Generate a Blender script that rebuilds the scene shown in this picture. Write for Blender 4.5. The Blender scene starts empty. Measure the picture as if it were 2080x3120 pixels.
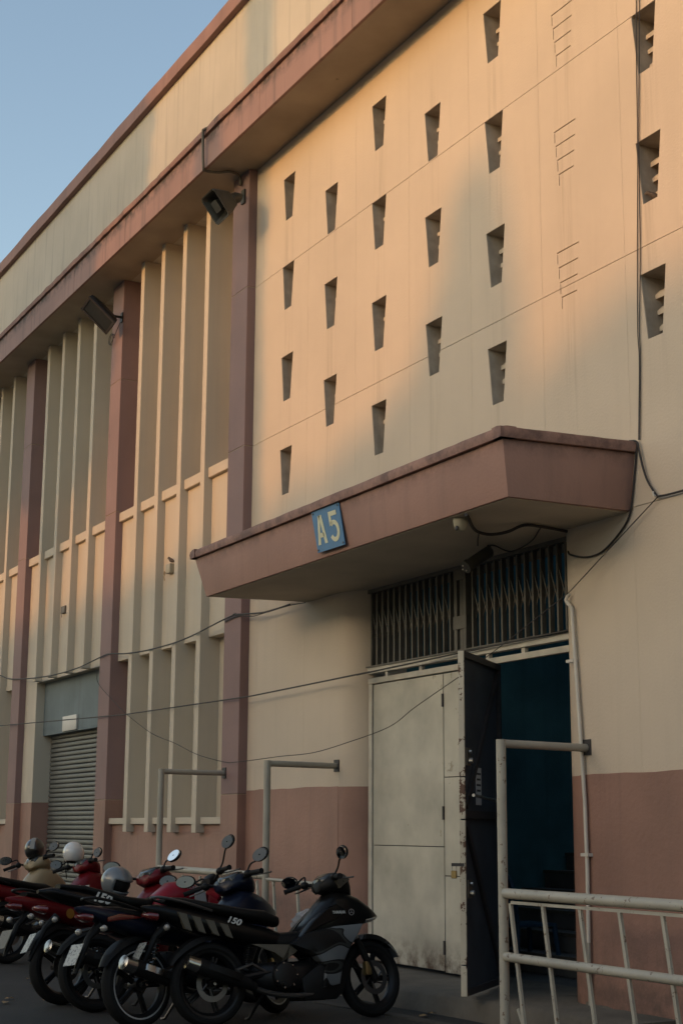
import bpy, bmesh, math, random
from mathutils import Vector, Matrix
from mathutils.geometry import delaunay_2d_cdt
random.seed(7)
SC = bpy.context.scene
COL = SC.collection
R = math.radians
V = Vector

# ------------------------------------------------------------------ camera
CAM = V((0.0, -7.26, 1.45))
YAW, PITCH, ROLL, FPX = R(27.93992), R(11.74408), R(0.34658), 4650.0
_f = V((-math.cos(YAW)*math.cos(PITCH), math.sin(YAW)*math.cos(PITCH), math.sin(PITCH)))
_r = V((math.sin(YAW), math.cos(YAW), 0)); _u = _r.cross(_f)
CR = math.cos(ROLL)*_r + math.sin(ROLL)*_u
CU = -math.sin(ROLL)*_r + math.cos(ROLL)*_u
CF = _f
cd = bpy.data.cameras.new('camera'); cam = bpy.data.objects.new('camera', cd); COL.objects.link(cam)
cd.sensor_fit = 'VERTICAL'; cd.sensor_height = 36.0; cd.lens = FPX/3120*36; cd.clip_start = .1; cd.clip_end = 2000
cam.matrix_world = Matrix(((CR.x, CU.x, -CF.x, CAM.x), (CR.y, CU.y, -CF.y, CAM.y), (CR.z, CU.z, -CF.z, CAM.z), (0, 0, 0, 1)))
SC.camera = cam
# a photo pixel gives a direction; the plane it is met on gives the distance
def ray(x, y): return CF + (x-1040)/FPX*CR - (y-1560)/FPX*CU
def onY(x, y, Y): d = ray(x, y); return CAM + d*((Y-CAM.y)/d.y)
def onX(x, y, X): d = ray(x, y); return CAM + d*((X-CAM.x)/d.x)
def onZ(x, y, Z): d = ray(x, y); return CAM + d*((Z-CAM.z)/d.z)

# ------------------------------------------------------------------ world, sun, exposure
SUN_DIR = V((-0.07, -1.0, 0.183)).normalized()          # towards the sun
el = math.asin(SUN_DIR.z); az = math.atan2(SUN_DIR.x, SUN_DIR.y)
w = bpy.data.worlds.new('World'); SC.world = w; w.use_nodes = True
nt = w.node_tree; bg = nt.nodes['Background']
sky = nt.nodes.new('ShaderNodeTexSky'); sky.sky_type = 'NISHITA'; sky.sun_disc = False
sky.sun_elevation = el; sky.sun_rotation = az; sky.air_density = 1.0; sky.dust_density = 1.4; sky.ozone_density = 0.4; sky.altitude = 0
nt.links.new(sky.outputs[0], bg.inputs[0]); bg.inputs[1].default_value = 0.15
sl = bpy.data.lights.new('sun', 'SUN'); so = bpy.data.objects.new('sun', sl); COL.objects.link(so)
sl.energy = 0.78; sl.angle = R(0.9); sl.color = (1.0, 0.41, 0.09)
so.rotation_euler = SUN_DIR.to_track_quat('Z', 'Y').to_euler(); so.location = (0, -30, 20)
SC.view_settings.view_transform = 'Standard'; SC.view_settings.look = 'None'
SC.view_settings.exposure = 0.97; SC.view_settings.gamma = 1.0

# ------------------------------------------------------------------ materials
M = {}
def mat(name, col, rough=.6, metal=0., var=.12, vscale=1.2, bump=.0, bscale=60, streak=0., scol=None, spots=None, spotcol=(.05, .03, .02), spotscale=6., zband=None, coat=0., spec=.5, alpha=None, trans=0., runs=0.):
    """painted / plastered surface: base colour with cloudy variation, optional rain streaks, chips and fine relief"""
    m = bpy.data.materials.new(name); m.use_nodes = True; n = m.node_tree; L = n.links.new
    b = n.nodes['Principled BSDF']; b.inputs['Roughness'].default_value = rough; b.inputs['Metallic'].default_value = metal
    b.inputs['Specular IOR Level'].default_value = spec; b.inputs['Coat Weight'].default_value = coat; b.inputs['Coat Roughness'].default_value = .08
    b.inputs['Transmission Weight'].default_value = trans
    if alpha is not None: b.inputs['Alpha'].default_value = alpha
    g = n.nodes.new('ShaderNodeNewGeometry'); c = None
    def noise(scale, detail=4, vec=None, rgh=.55):
        t = n.nodes.new('ShaderNodeTexNoise'); t.inputs['Scale'].default_value = scale; t.inputs['Detail'].default_value = detail; t.inputs['Roughness'].default_value = rgh
        L(vec if vec else g.outputs['Position'], t.inputs['Vector']); return t.outputs['Fac']
    def ramp(f, a, bb):
        r = n.nodes.new('ShaderNodeMapRange'); L(f, r.inputs['Value']); r.inputs['From Min'].default_value = a; r.inputs['From Max'].default_value = bb; return r.outputs['Result']
    def mix(fac, a, bcol):
        x = n.nodes.new('ShaderNodeMix'); x.data_type = 'RGBA'
        if hasattr(fac, 'links'): L(fac, x.inputs[0])
        else: x.inputs[0].default_value = fac
        if hasattr(a, 'links'): L(a, x.inputs[6])
        else: x.inputs[6].default_value = (*a, 1)
        if hasattr(bcol, 'links'): L(bcol, x.inputs[7])
        else: x.inputs[7].default_value = (*bcol, 1)
        return x.outputs[2]
    def stretch(sx, sy, sz):
        s = n.nodes.new('ShaderNodeMapping'); s.inputs['Scale'].default_value = (sx, sy, sz); L(g.outputs['Position'], s.inputs['Vector']); return s.outputs['Vector']
    lo = tuple(x*(1-var) for x in col); hi = tuple(min(1, x*(1+var*.6)) for x in col)
    c = mix(ramp(noise(vscale), .3, .7), lo, hi)
    if streak:
        f = ramp(noise(1.0, 5, stretch(7, 7, .35), .62), .52, .78)
        mm = n.nodes.new('ShaderNodeMath'); mm.operation = 'MULTIPLY'; L(f, mm.inputs[0]); mm.inputs[1].default_value = streak
        c = mix(mm.outputs[0], c, scol or tuple(x*.45 for x in col))
    if runs:                                                # rain runs below the columns of vent openings
        sx = n.nodes.new('ShaderNodeSeparateXYZ'); L(g.outputs['Position'], sx.inputs[0])
        def mth(op, a, b_): k = n.nodes.new('ShaderNodeMath'); k.operation = op; (L(a, k.inputs[0]) if hasattr(a, 'links') else setattr(k.inputs[0], 'default_value', a)); (L(b_, k.inputs[1]) if hasattr(b_, 'links') else setattr(k.inputs[1], 'default_value', b_)); return k.outputs[0]
        u_ = mth('ABSOLUTE', mth('SUBTRACT', mth('FRACT', mth('DIVIDE', mth('ADD', sx.outputs[0], 15.03+1.0645*8.5), 1.0645), 0), .5), 0)
        near = ramp(u_, .16, .04); f = mth('MULTIPLY', near, ramp(noise(1.0, 5, stretch(16, 16, .55), .65), .47, .72))
        f = mth('MULTIPLY', mth('MULTIPLY', f, ramp(sx.outputs[2], 9.0, 8.2)), mth('MULTIPLY', ramp(sx.outputs[2], 4.3, 5.2), runs))
        c = mix(f, c, (.34, .27, .19))
    if spots:
        f = ramp(noise(spotscale, 6, None, .7), spots, spots+.03); c = mix(f, c, spotcol)
    if zband:                                               # wear that climbs from a foot or hangs from a top: (z0, z1, amount, colour)
        z0, z1, amt, bc = zband
        s = n.nodes.new('ShaderNodeSeparateXYZ'); L(g.outputs['Position'], s.inputs[0])
        f = ramp(s.outputs[2], z1, z0); k = n.nodes.new('ShaderNodeMath'); k.operation = 'MULTIPLY'; L(f, k.inputs[0]); L(ramp(noise(5, 6, None, .7), .4, .62), k.inputs[1])
        k2 = n.nodes.new('ShaderNodeMath'); k2.operation = 'MULTIPLY'; L(k.outputs[0], k2.inputs[0]); k2.inputs[1].default_value = amt
        c = mix(k2.outputs[0], c, bc)
    L(c, b.inputs['Base Color'])
    if bump:
        bp = n.nodes.new('ShaderNodeBump'); bp.inputs['Strength'].default_value = bump; bp.inputs['Distance'].default_value = .01
        L(noise(bscale, 3), bp.inputs['Height']); L(bp.outputs[0], b.inputs['Normal'])
    M[name] = m; return m
CREAM = (.575, .475, .365); BROWN = (.33, .185, .14)
mat('cream', CREAM, .75, var=.09, vscale=.6, bump=.3, bscale=45, spots=.755, spotcol=(.36, .29, .21), spotscale=13, runs=.55, streak=.12, scol=(.34, .28, .215))
mat('cream_upper', (.46, .42, .35), .75, var=.12, vscale=.7, bump=.2, streak=.9, scol=(.28, .255, .22))
mat('joint', (.34, .27, .19), .9)
mat('reveal', (.40, .34, .27), .85, var=.25, vscale=6, streak=.6, scol=(.2, .17, .13))
mat('cream_fin', (.54, .465, .36), .75, var=.06, vscale=.9, bump=.2, streak=.2, scol=(.36, .31, .24))
mat('brown', BROWN, .7, var=.14, vscale=1.0, bump=.3, bscale=40, streak=.5, scol=(.21, .125, .10), zband=(4.29, 4.14, 1.0, (.15, .085, .07)))
mat('brown_base', (.31, .17, .125), .6, var=.22, vscale=1.1, bump=.4, bscale=25, streak=.6, scol=(.21, .12, .092), spots=.70, spotcol=(.2, .115, .09), spotscale=6, zband=(0, 1.0, .9, (.12, .08, .062)))
mat('brown_pilaster', (.25, .155, .14), .7, var=.12, vscale=1.2, bump=.25, streak=.3, scol=(.22, .14, .12))
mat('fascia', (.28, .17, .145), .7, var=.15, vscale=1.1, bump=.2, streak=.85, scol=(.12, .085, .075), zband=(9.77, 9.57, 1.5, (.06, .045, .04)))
mat('fascia_cap', (.25, .14, .115), .8, var=.3, vscale=2.5, bump=.4, bscale=30, streak=.9, scol=(.06, .045, .04), spots=.62, spotcol=(.07, .05, .045), spotscale=3)
mat('parapet', (.25, .14, .115), .7, var=.15, vscale=1.5, bump=.2, streak=.4)
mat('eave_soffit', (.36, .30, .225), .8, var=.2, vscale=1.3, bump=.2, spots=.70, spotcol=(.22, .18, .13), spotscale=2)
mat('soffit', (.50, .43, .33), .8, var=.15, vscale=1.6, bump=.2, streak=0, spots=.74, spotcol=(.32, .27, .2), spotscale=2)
mat('door_paint', (.50, .46, .37), .55, var=.3, vscale=1.7, bump=.25, bscale=9, streak=.0, spots=.635, spotcol=(.33, .28, .2), spotscale=3.2, zband=(.12, .50, 1.6, (.09, .055, .035)))
mat('door_edge', (.50, .45, .35), .6, var=.2, spots=.545, spotcol=(.10, .05, .03), spotscale=8, bump=.3, bscale=30)
mat('door_inner', (.055, .065, .08), .6, var=.3, vscale=3, spots=.68, spotcol=(.03, .03, .035), spotscale=6)
mat('iron_dark', (.045, .04, .04), .6, var=.3)
mat('gate_paint', (.50, .46, .38), .6, var=.2, vscale=5, spots=.68, spotcol=(.14, .09, .06), spotscale=14)
mat('grille', (.105, .09, .07), .55, var=.3, vscale=6, spots=.64, spotcol=(.1, .07, .05), spotscale=12)
mat('pipe_paint', (.40, .37, .30), .5, var=.16, vscale=4, spots=.60, spotcol=(.16, .11, .075), spotscale=17, bump=.15, bscale=30)
mat('pipe_grey', (.36, .33, .27), .5, var=.15, vscale=4, spots=.7, spotcol=(.1, .08, .06), spotscale=13)
mat('pvc', (.60, .55, .47), .45, var=.1, vscale=5)
mat('cable', (.03, .024, .022), .6)
mat('teal', (.075, .215, .245), .7, var=.35, vscale=1.5, bump=.2, streak=.4, scol=(.02, .09, .12))
mat('stair_concrete', (.16, .15, .14), .85, var=.3, vscale=3, bump=.4, bscale=20)
mat('dark_concrete', (.10, .095, .09), .9, var=.3, vscale=3, bump=.4, bscale=20)
mat('shutter', (.15, .15, .135), .5, .2, var=.12, vscale=2, streak=.3)
mat('lintel', (.15, .185, .19), .7, var=.15, vscale=2, streak=.5, scol=(.1, .11, .11))
mat('sign_blue', (.028, .125, .26), .45, var=.12, vscale=8, streak=.4, scol=(.03, .11, .2))
mat('sign_cream', (.55, .52, .33), .5, var=.08)
mat('white_plate', (.66, .62, .55), .5, var=.08)
mat('grey_metal', (.02, .02, .019), .5, .3, var=.25, vscale=9)
mat('horn_grey', (.055, .055, .048), .55, .2, var=.25, vscale=8)
mat('glass_dark', (.035, .037, .035), .12, var=.1)
mat('concrete', (.13, .112, .088), .9, var=.3, vscale=2.4, bump=.7, bscale=22, spots=.62, spotcol=(.07, .06, .05), spotscale=3)
mat('device_cream', (.34, .30, .21), .5, var=.1)
mat('leaf_dry', (.32, .20, .08), .8, var=.4, vscale=20)
mat('leaf_green', (.05, .10, .03), .6, var=.5, vscale=3)
mat('bark', (.12, .09, .065), .9, var=.3, vscale=5, bump=.8, bscale=15)
mat('paper', (.6, .6, .58), .7, var=.05)
mat('steel', (.45, .44, .42), .35, .9, var=.2, vscale=12)
mat('brass', (.35, .26, .12), .4, .9, var=.2)
mat('yard_wall', (.52, .46, .37), .8, var=.12, vscale=.5, streak=.5)
mat('yard_glass', (.03, .04, .05), .08)
mat('bounce_paving', (.22, .19, .15), .9, var=.2, vscale=.6, bump=.3)  # pale colour chosen to throw light back up
mat('bird', (.10, .075, .055), .9, var=.4, vscale=60)
mat('edge_concrete', (.055, .05, .042), .9, var=.35, vscale=3, bump=.6, bscale=22)
# asphalt with worn patches, fine stones and dust
def asphalt():
    m = bpy.data.materials.new('asphalt'); m.use_nodes = True; n = m.node_tree; L = n.links.new; b = n.nodes['Principled BSDF']
    g = n.nodes.new('ShaderNodeNewGeometry')
    a = n.nodes.new('ShaderNodeTexNoise'); a.inputs['Scale'].default_value = .9; a.inputs['Detail'].default_value = 6
    s = n.nodes.new('ShaderNodeTexVoronoi'); s.inputs['Scale'].default_value = 90
    L(g.outputs['Position'], a.inputs['Vector']); L(g.outputs['Position'], s.inputs['Vector'])
    r = n.nodes.new('ShaderNodeValToRGB'); r.color_ramp.elements[0].position = .3; r.color_ramp.elements[0].color = (.020, .0185, .016, 1); r.color_ramp.elements[1].position = .72; r.color_ramp.elements[1].color = (.046, .042, .036, 1)
    L(a.outputs['Fac'], r.inputs[0])
    x = n.nodes.new('ShaderNodeMix'); x.data_type = 'RGBA'; x.blend_type = 'MULTIPLY'; x.inputs[0].default_value = .5
    L(r.outputs[0], x.inputs[6]); L(s.outputs['Color'], x.inputs[7]); L(x.outputs[2], b.inputs['Base Color'])
    b.inputs['Roughness'].default_value = .85
    bp = n.nodes.new('ShaderNodeBump'); bp.inputs['Strength'].default_value = .6; bp.inputs['Distance'].default_value = .006
    L(s.outputs['Distance'], bp.inputs['Height']); L(bp.outputs[0], b.inputs['Normal'])
    M['asphalt'] = m
asphalt()

# ------------------------------------------------------------------ mesh builder
OFF = {}
class MB:
    def __init__(s): s.v = []; s.f = []
    def add(s, vs, fs):
        k = len(s.v); s.v += [V(p) for p in vs]; s.f += [[i+k for i in f] for f in fs]; return s
    def box(s, x0, x1, y0, y1, z0, z1):
        return s.add([(x0, y0, z0), (x1, y0, z0), (x1, y1, z0), (x0, y1, z0), (x0, y0, z1), (x1, y0, z1), (x1, y1, z1), (x0, y1, z1)],
                     [(3, 2, 1, 0), (4, 5, 6, 7), (0, 1, 5, 4), (1, 2, 6, 5), (2, 3, 7, 6), (3, 0, 4, 7)])
    def obox(s, c, ax, hs):
        c = V(c); a, b, d = (V(ax[i])*hs[i] for i in range(3)); vs = []
        for k in (-1, 1):
            for i, j in ((-1, -1), (1, -1), (1, 1), (-1, 1)): vs.append(c + a*i + b*j + d*k)
        return s.add(vs, [(3, 2, 1, 0), (4, 5, 6, 7), (0, 1, 5, 4), (1, 2, 6, 5), (2, 3, 7, 6), (3, 0, 4, 7)])
    def hexa(s, lo, hi):                                    # two quads, lo and hi, same winding
        return s.add(list(lo)+list(hi), [(3, 2, 1, 0), (4, 5, 6, 7), (0, 1, 5, 4), (1, 2, 6, 5), (2, 3, 7, 6), (3, 0, 4, 7)])
    def rings(s, rs, caps=True, closed=False):
        n = len(rs[0]); vs = [p for r in rs for p in r]; fs = []
        m = len(rs)
        for k in range(m if closed else m-1):
            a = k*n; b = ((k+1) % m)*n
            for i in range(n): j = (i+1) % n; fs.append((a+i, a+j, b+j, b+i))
        if caps and not closed: fs.append(tuple(range(n))[::-1]); fs.append(tuple(range((m-1)*n, m*n)))
        return s.add(vs, fs)
    def tube(s, pts, r, n=10, caps=True):
        pts = [V(p) for p in pts]; rs = []
        if not isinstance(r, (list, tuple)): r = [r]*len(pts)
        t0 = (pts[1]-pts[0]).normalized(); up = V((0, 0, 1)) if abs(t0.z) < .9 else V((1, 0, 0))
        for i, p in enumerate(pts):
            t = ((pts[min(i+1, len(pts)-1)]-pts[max(i-1, 0)])).normalized()
            a = up - t*up.dot(t)
            if a.length < 1e-5: a = V((1, 0, 0)) - t*t.x
            a.normalize(); up = a; b = t.cross(a)
            rs.append([p + (a*math.cos(2*math.pi*k/n) + b*math.sin(2*math.pi*k/n))*r[i] for k in range(n)])
        return s.rings(rs, caps)
    def lathe(s, prof, o, axis, n=24, caps=True, closed=False):   # prof: (radius, along axis)
        o = V(o); t = V(axis).normalized(); a = t.orthogonal().normalized(); b = t.cross(a)
        return s.rings([[o + t*h + (a*math.cos(2*math.pi*k/n)+b*math.sin(2*math.pi*k/n))*max(r, 1e-4) for k in range(n)] for r, h in prof], caps, closed)
    def ell(s, c, rad, ax=None, n=16, m=9, keep=None):
        c = V(c); ax = ax or (V((1, 0, 0)), V((0, 1, 0)), V((0, 0, 1)))
        rs = []
        for i in range(m):
            ph = math.pi*(i+.0)/(m-1) - math.pi/2; cr = max(math.cos(ph), .02)
            rs.append([c + ax[0]*rad[0]*cr*math.cos(2*math.pi*k/n) + ax[1]*rad[1]*cr*math.sin(2*math.pi*k/n) + ax[2]*rad[2]*math.sin(ph) for k in range(n)])
        return s.rings(rs)
    def loft(s, secs, n=18, pw=2.6, caps=True):             # sections along x: (x, z centre, half width, half height[, y])
        rs = []
        for q in secs:
            x, zc, hw, hh = q[:4]; y = q[4] if len(q) > 4 else 0; r = []
            for k in range(n):
                a = 2*math.pi*k/n; ca, sa = math.cos(a), math.sin(a)
                r.append(V((x, y + hw*math.copysign(abs(ca)**(2/pw), ca), zc + hh*math.copysign(abs(sa)**(2/pw), sa))))
            rs.append(r)
        return s.rings(rs, caps)
    def prism(s, poly, fa, fb):                             # fa, fb: 2-D point -> 3-D, two parallel copies of one outline
        n = len(poly); vs = [fa(p) for p in poly]+[fb(p) for p in poly]
        return s.add(vs, [tuple(range(n))[::-1], tuple(range(n, 2*n))]+[(i, (i+1) % n, n+(i+1) % n, n+i) for i in range(n)])
    def panel(s, poly, y0, y1, inset=.012, bulge=0):        # side panel in the xz plane with a chamfered outer rim
        cx = sum(p[0] for p in poly)/len(poly); cz = sum(p[1] for p in poly)/len(poly); n = len(poly)
        def sh(p, d): l = math.hypot(p[0]-cx, p[1]-cz) or 1; return (p[0]-(p[0]-cx)/l*d, p[1]-(p[1]-cz)/l*d)
        sg = 1 if y1 > y0 else -1
        r0 = [V((p[0], y0, p[1])) for p in poly]; r1 = [V((p[0], y1-sg*inset*.6, p[1])) for p in poly]
        r2 = [V((sh(p, inset)[0], y1, sh(p, inset)[1])) for p in poly]
        return s.rings([r0, r1, r2] if sg < 0 else [r0, r1, r2], True)
    def xf(s, m):
        s.v = [m @ p for p in s.v]; return s
    def mesh(s, name, m, off=V((0, 0, 0)), bevel=0, smooth=35):
        me = bpy.data.meshes.new(name); me.from_pydata([p-off for p in s.v], [], s.f)
        bm = bmesh.new(); bm.from_mesh(me)
        bmesh.ops.recalc_face_normals(bm, faces=bm.faces)
        if bevel: bmesh.ops.bevel(bm, geom=[e for e in bm.edges if len(e.link_faces) == 2 and e.calc_face_angle(0) > .6], offset=bevel, segments=1 if bevel < .006 else 2, affect='EDGES', profile=.6)
        bm.to_mesh(me); bm.free()
        if smooth: me.shade_smooth(); me.set_sharp_from_angle(angle=R(smooth))
        if m: me.materials.append(M[m] if isinstance(m, str) else m)
        return me
    def build(s, name, m, parent=None, bevel=0, smooth=35):
        off = OFF.get(parent.name, V((0, 0, 0))) if parent else None
        if off is None:                                     # a top-level single mesh: origin at its foot
            xs = [p.x for p in s.v]; ys = [p.y for p in s.v]; zs = [p.z for p in s.v]
            off = V(((min(xs)+max(xs))/2, (min(ys)+max(ys))/2, min(zs)))
            o = bpy.data.objects.new(name, s.mesh(name, m, off, bevel, smooth)); o.location = off; OFF_set(o, off)
        else:
            o = bpy.data.objects.new(name, s.mesh(name, m, off, bevel, smooth)); o.parent = parent; OFF_set(o, off)
        COL.objects.link(o); return o
def OFF_set(o, off): OFF[o.name] = V(off)
def thing(name, label, cat, loc, group=None, local=False, rot=None):
    o = bpy.data.objects.new(name, None); COL.objects.link(o); o.location = loc; o['label'] = label; o['category'] = cat
    if group: o['group'] = group
    if rot: o.rotation_euler = rot
    o.empty_display_size = .2; OFF_set(o, V((0, 0, 0)) if local else V(loc)); return o
def tag(o, label, cat, group=None):
    o['label'] = label; o['category'] = cat
    if group: o['group'] = group
    return o
def struct(o): o['kind'] = 'structure'; return o
def inst(name, me, parent, loc, rot=None):                  # a piece that shares its mesh; loc in world axes
    o = bpy.data.objects.new(name, me); COL.objects.link(o); o.parent = parent
    off = OFF.get(parent.name, V((0, 0, 0))); o.location = V(loc)-off
    if rot: o.rotation_euler = rot
    OFF_set(o, V(loc)); return o
def copy_tree(o, parent=None):
    c = o.copy(); COL.objects.link(c); c.parent = parent; OFF_set(c, OFF.get(o.name, V((0, 0, 0))))
    for ch in list(o.children): copy_tree(ch, c)
    return c
def smooth_path(pts, k=6):
    pts = [V(p) for p in pts]; out = []
    P = [pts[0]*2-pts[1]]+pts+[pts[-1]*2-pts[-2]]
    for i in range(1, len(P)-2):
        a, b, c, d = P[i-1:i+3]
        for j in range(k):
            t = j/k; out.append(.5*((2*b)+(c-a)*t+(2*a-5*b+4*c-d)*t*t+(3*b-a-3*c+d)*t**3))
    out.append(pts[-1]); return out
def text_mesh(txt, size, ext, m, bold=0, sx=1., shear=0):
    cu = bpy.data.curves.new('t', 'FONT'); cu.body = txt; cu.size = size; cu.extrude = ext; cu.offset = bold; cu.shear = shear; cu.align_x = 'CENTER'; cu.align_y = 'CENTER'
    o = bpy.data.objects.new('t', cu); COL.objects.link(o); bpy.context.view_layer.update()
    dg = bpy.context.evaluated_depsgraph_get(); me = bpy.data.meshes.new_from_object(o.evaluated_get(dg)); bpy.data.objects.remove(o)
    for v in me.vertices: v.co.x *= sx
    me.materials.clear(); me.materials.append(M[m]); return me
# ================================================================== GROUND
g = MB(); g.add([(-400, -400, 0), (400, -400, 0), (400, 400, 0), (-400, 400, 0)], [(0, 1, 2, 3)])
struct(g.build('ground', 'asphalt', smooth=0))
g = MB(); g.add([(-60, -44, .004), (9.5, -44, .004), (9.5, -4.6, .004), (-60, -4.6, .004)], [(0, 1, 2, 3)]); struct(g.build('bounce_paving', 'bounce_paving', smooth=0))  # unseen pale sheet added to bounce light onto lower wall and soffits
# concrete apron in front of the doors, with a worn uneven front edge
g = MB(); xs = [-14.4+i*.16 for i in range(37)]; rs = []
for x in xs:
    e = -.60+.16*max(0, min(1, (x+11.4)/2.0))+random.uniform(-.018, .018); t = .165+random.uniform(-.006, .006)
    rs.append([V((x, .62, -.03)), V((x, e-.01, -.03)), V((x, e+random.uniform(-.008, .008), t-.035)), V((x, e+.04, t)), V((x, .62, .185))])
g.rings(rs); struct(g.build('door_apron', 'concrete', smooth=50))
g = MB(); rs = []
for i in range(40):
    x = -17+i*.25; y = -1.02+.35*max(0, (x+12)/4)+random.uniform(-.02, .02); rs.append([V((x, y-.05, -.02)), V((x, y-.04, .012)), V((x, y+.05, .016)), V((x, y+.06, -.02))])
g.rings(rs); struct(g.build('asphalt_edge', 'edge_concrete', smooth=50))

# ================================================================== BUILDING
XL, XR = -30.0, -5.0
TOP = 9.36
B = thing('hall_building', 'large cream and brown plaster hall with tall fins and small louvre windows', 'building', (-16, 0, 0))
# ---- main wall right of the pilaster: scored plaster panels with niche windows, joints recessed
NW, NB, NH = .30, .17, .535
niches = []; patched = []
for k in range(10):
    xl = -15.18+1.0645*k
    for r in range(4):
        zt = 8.935-1.0935*r - (0 if k % 2 == 0 else .5465)
        if zt-NH < 5.0: continue
        q = [(xl, zt), (xl+NW, zt), (xl+NW-.065, zt-NH), (xl+.065, zt-NH)]
        if k == 5:
            if zt > 6: patched.append(q)
        else: niches.append(q)
cols = [-15.93, -15.71]+[-14.51+1.108*i for i in range(9)]; cols[-1] = XR
rows = [1.87, 3.855, 5.87, 7.84, TOP]
DX0, DX1, DZ = -13.72, -9.726, 3.83                          # door hole in the wall face (curved jambs fill the rest)
def inside(p, q):
    c = False; j = len(q)-1
    for i in range(len(q)):
        if (q[i][1] > p[1]) != (q[j][1] > p[1]) and p[0] < (q[j][0]-q[i][0])*(p[1]-q[i][1])/(q[j][1]-q[i][1])+q[i][0]: c = not c
        j = i
    return c
def rect(x0, x1, z0, z1): return [(x0, z0), (x1, z0), (x1, z1), (x0, z1)]
# raised outlines of the plastered-over windows become fine grooves
grooves = []
for q in patched:
    x0, zt = q[0]; w_ = .011
    for i in range(4):
        z = zt-i*.135; xo = x0+.065*(i*.135/NH); grooves.append([(xo, z-w_), (xo+.30-.03*i, z-w_), (xo+.30-.03*i, z), (xo, z)])
    for i in range(4):
        za = zt-i*.135-.02; zb = za-.085; xa = x0+.065*((zt-za)/NH); xb = x0+.065*((zt-zb)/NH); grooves.append([(xa, zb), (xa+.009, zb), (xa+.009, za), (xa, za)])
def cdt_faces(polys):
    vs = []; es = []; 
    for q in polys:
        k = len(vs); vs += [V((p[0], p[1])) for p in q]; es += [(k+i, k+(i+1) % len(q)) for i in range(len(q))]
    ov, oe, of, *_ = delaunay_2d_cdt(vs, es, [], 0, 1e-5)
    return ov, of
door = rect(DX0, DX1, -.1, DZ)
GH, GV = .0028, .0012
cells = []
for j in range(len(rows)-1):
    for i in range(len(cols)-1):
        x0, x1, z0, z1 = cols[i], cols[i+1], rows[j], rows[j+1]
        if z1 <= DZ+.03:                                     # the row beside the door: clip against the opening
            if x0 < DX0 < x1: cells.append(rect(x0+GV, DX0, z0+.001, DZ)); continue
            if x0 < DX1 < x1: cells.append(rect(DX1, x1-GV, z0+.001, DZ)); continue
            if x0 >= DX0 and x1 <= DX1: continue
            cells.append(rect(x0+GV, x1-GV, z0+.001, z1-GH)); continue
        cells.append(rect(x0+GV, x1-GV, z0+GH, z1-GH))
inX0 = min(cols)
for cq in cells:
    hs = [q for q in niches+grooves if max(p[0] for p in q) > cq[0][0] and min(p[0] for p in q) < cq[1][0] and max(p[1] for p in q) > cq[0][1] and min(p[1] for p in q) < cq[2][1]]
    ov, of = cdt_faces([cq]+hs)
    keep = []
    for f in of:
        c = sum((ov[i] for i in f), V((0, 0)))/len(f)
        if inside(c, cq) and not any(inside(c, q) for q in hs): keep.append(list(f))
    m = MB(); m.add([(p.x, 0, p.y) for p in ov], keep)
    cnt = {}
    for f in keep:
        for i in range(len(f)): e = (f[i], f[(i+1) % len(f)]); cnt[tuple(sorted(e))] = cnt.get(tuple(sorted(e)), 0)+1
    bd = [e for e, c in cnt.items() if c == 1]
    n0 = len(m.v); m.v += [V((p.x, .012, p.y)) for p in ov]
    m.f += [[a, b, b+n0, a+n0] for a, b in bd]
    m.build('wall_panel', 'cream', B, smooth=20)
# backing with only the niche holes
full = rect(cols[0], XR, DZ+.001, TOP)
ov, of = cdt_faces([full]+niches); m = MB(); keep = []
for f in of:
    c = sum((ov[i] for i in f), V((0, 0)))/len(f)
    if inside(c, full) and not any(inside(c, q) for q in niches): keep.append(list(f))
m.add([(p.x, .010, p.y) for p in ov], keep)
m.box(cols[0], DX0, .010, .02, 1.8, DZ); m.box(DX1, XR, .010, .02, 1.8, DZ)
m.build('wall_core', 'joint', B, smooth=0)
# base band
def band(xa, xb):
    n = max(2, int((xb-xa)/.18)); rs = []
    for i in range(n+1): x = xa+(xb-xa)*i/n; z = 1.873+random.uniform(-.005, .007); rs.append([V((x, .3, -.1)), V((x, -.003, -.1)), V((x, -.003, z-.002)), V((x, -.0012, z)), V((x, .0115, z)), V((x, .3, 1.86))])
    MB().rings(rs).build('base_band', 'brown_base', B, smooth=30)
band(cols[0], DX0); band(DX1, XR)
# mortar foot beside the door
m = MB(); rs = []
for i in range(12):
    x = -9.70+i*.12; h = .20-.012*i+random.uniform(-.01, .01); d = .05+random.uniform(-.012, .012); rs.append([V((x, .02, -.02)), V((x, -d-.03, -.02)), V((x, -d, h*.6)), V((x, -.012, h)), V((x, .02, h))])
m.rings(rs); m.build('mortar_foot', 'concrete', B)
# niche windows: reveal box, louvre slats
nd = .30
for q in niches:
    xl, zt = q[0]
    m = MB(); f0 = [V((p[0], .010, p[1])) for p in q]; f1 = [V((p[0], nd, p[1])) for p in q]
    m.add(f0+f1, [(0, 1, 5, 4), (1, 2, 6, 5), (2, 3, 7, 6), (3, 0, 4, 7), (4, 5, 6, 7)])
    wn = m.build('louvre_window', 'reveal', B, smooth=0)
    for i in range(3):
        z = zt-.13-i*.135; xa = xl+.065*((zt-z)/NH)+.004; xb = xl+NW-.065*((zt-z)/NH)-.004
        s = MB(); s.hexa([(xa, .125, z-.05), (xb, .125, z-.05), (xb, .17, z-.01), (xa, .17, z-.01)], [(xa, .125, z-.012), (xb, .125, z-.012), (xb, .17, z+.028), (xa, .17, z+.028)])
        s.build('louvre_slat', 'cream_fin', wn)
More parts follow.
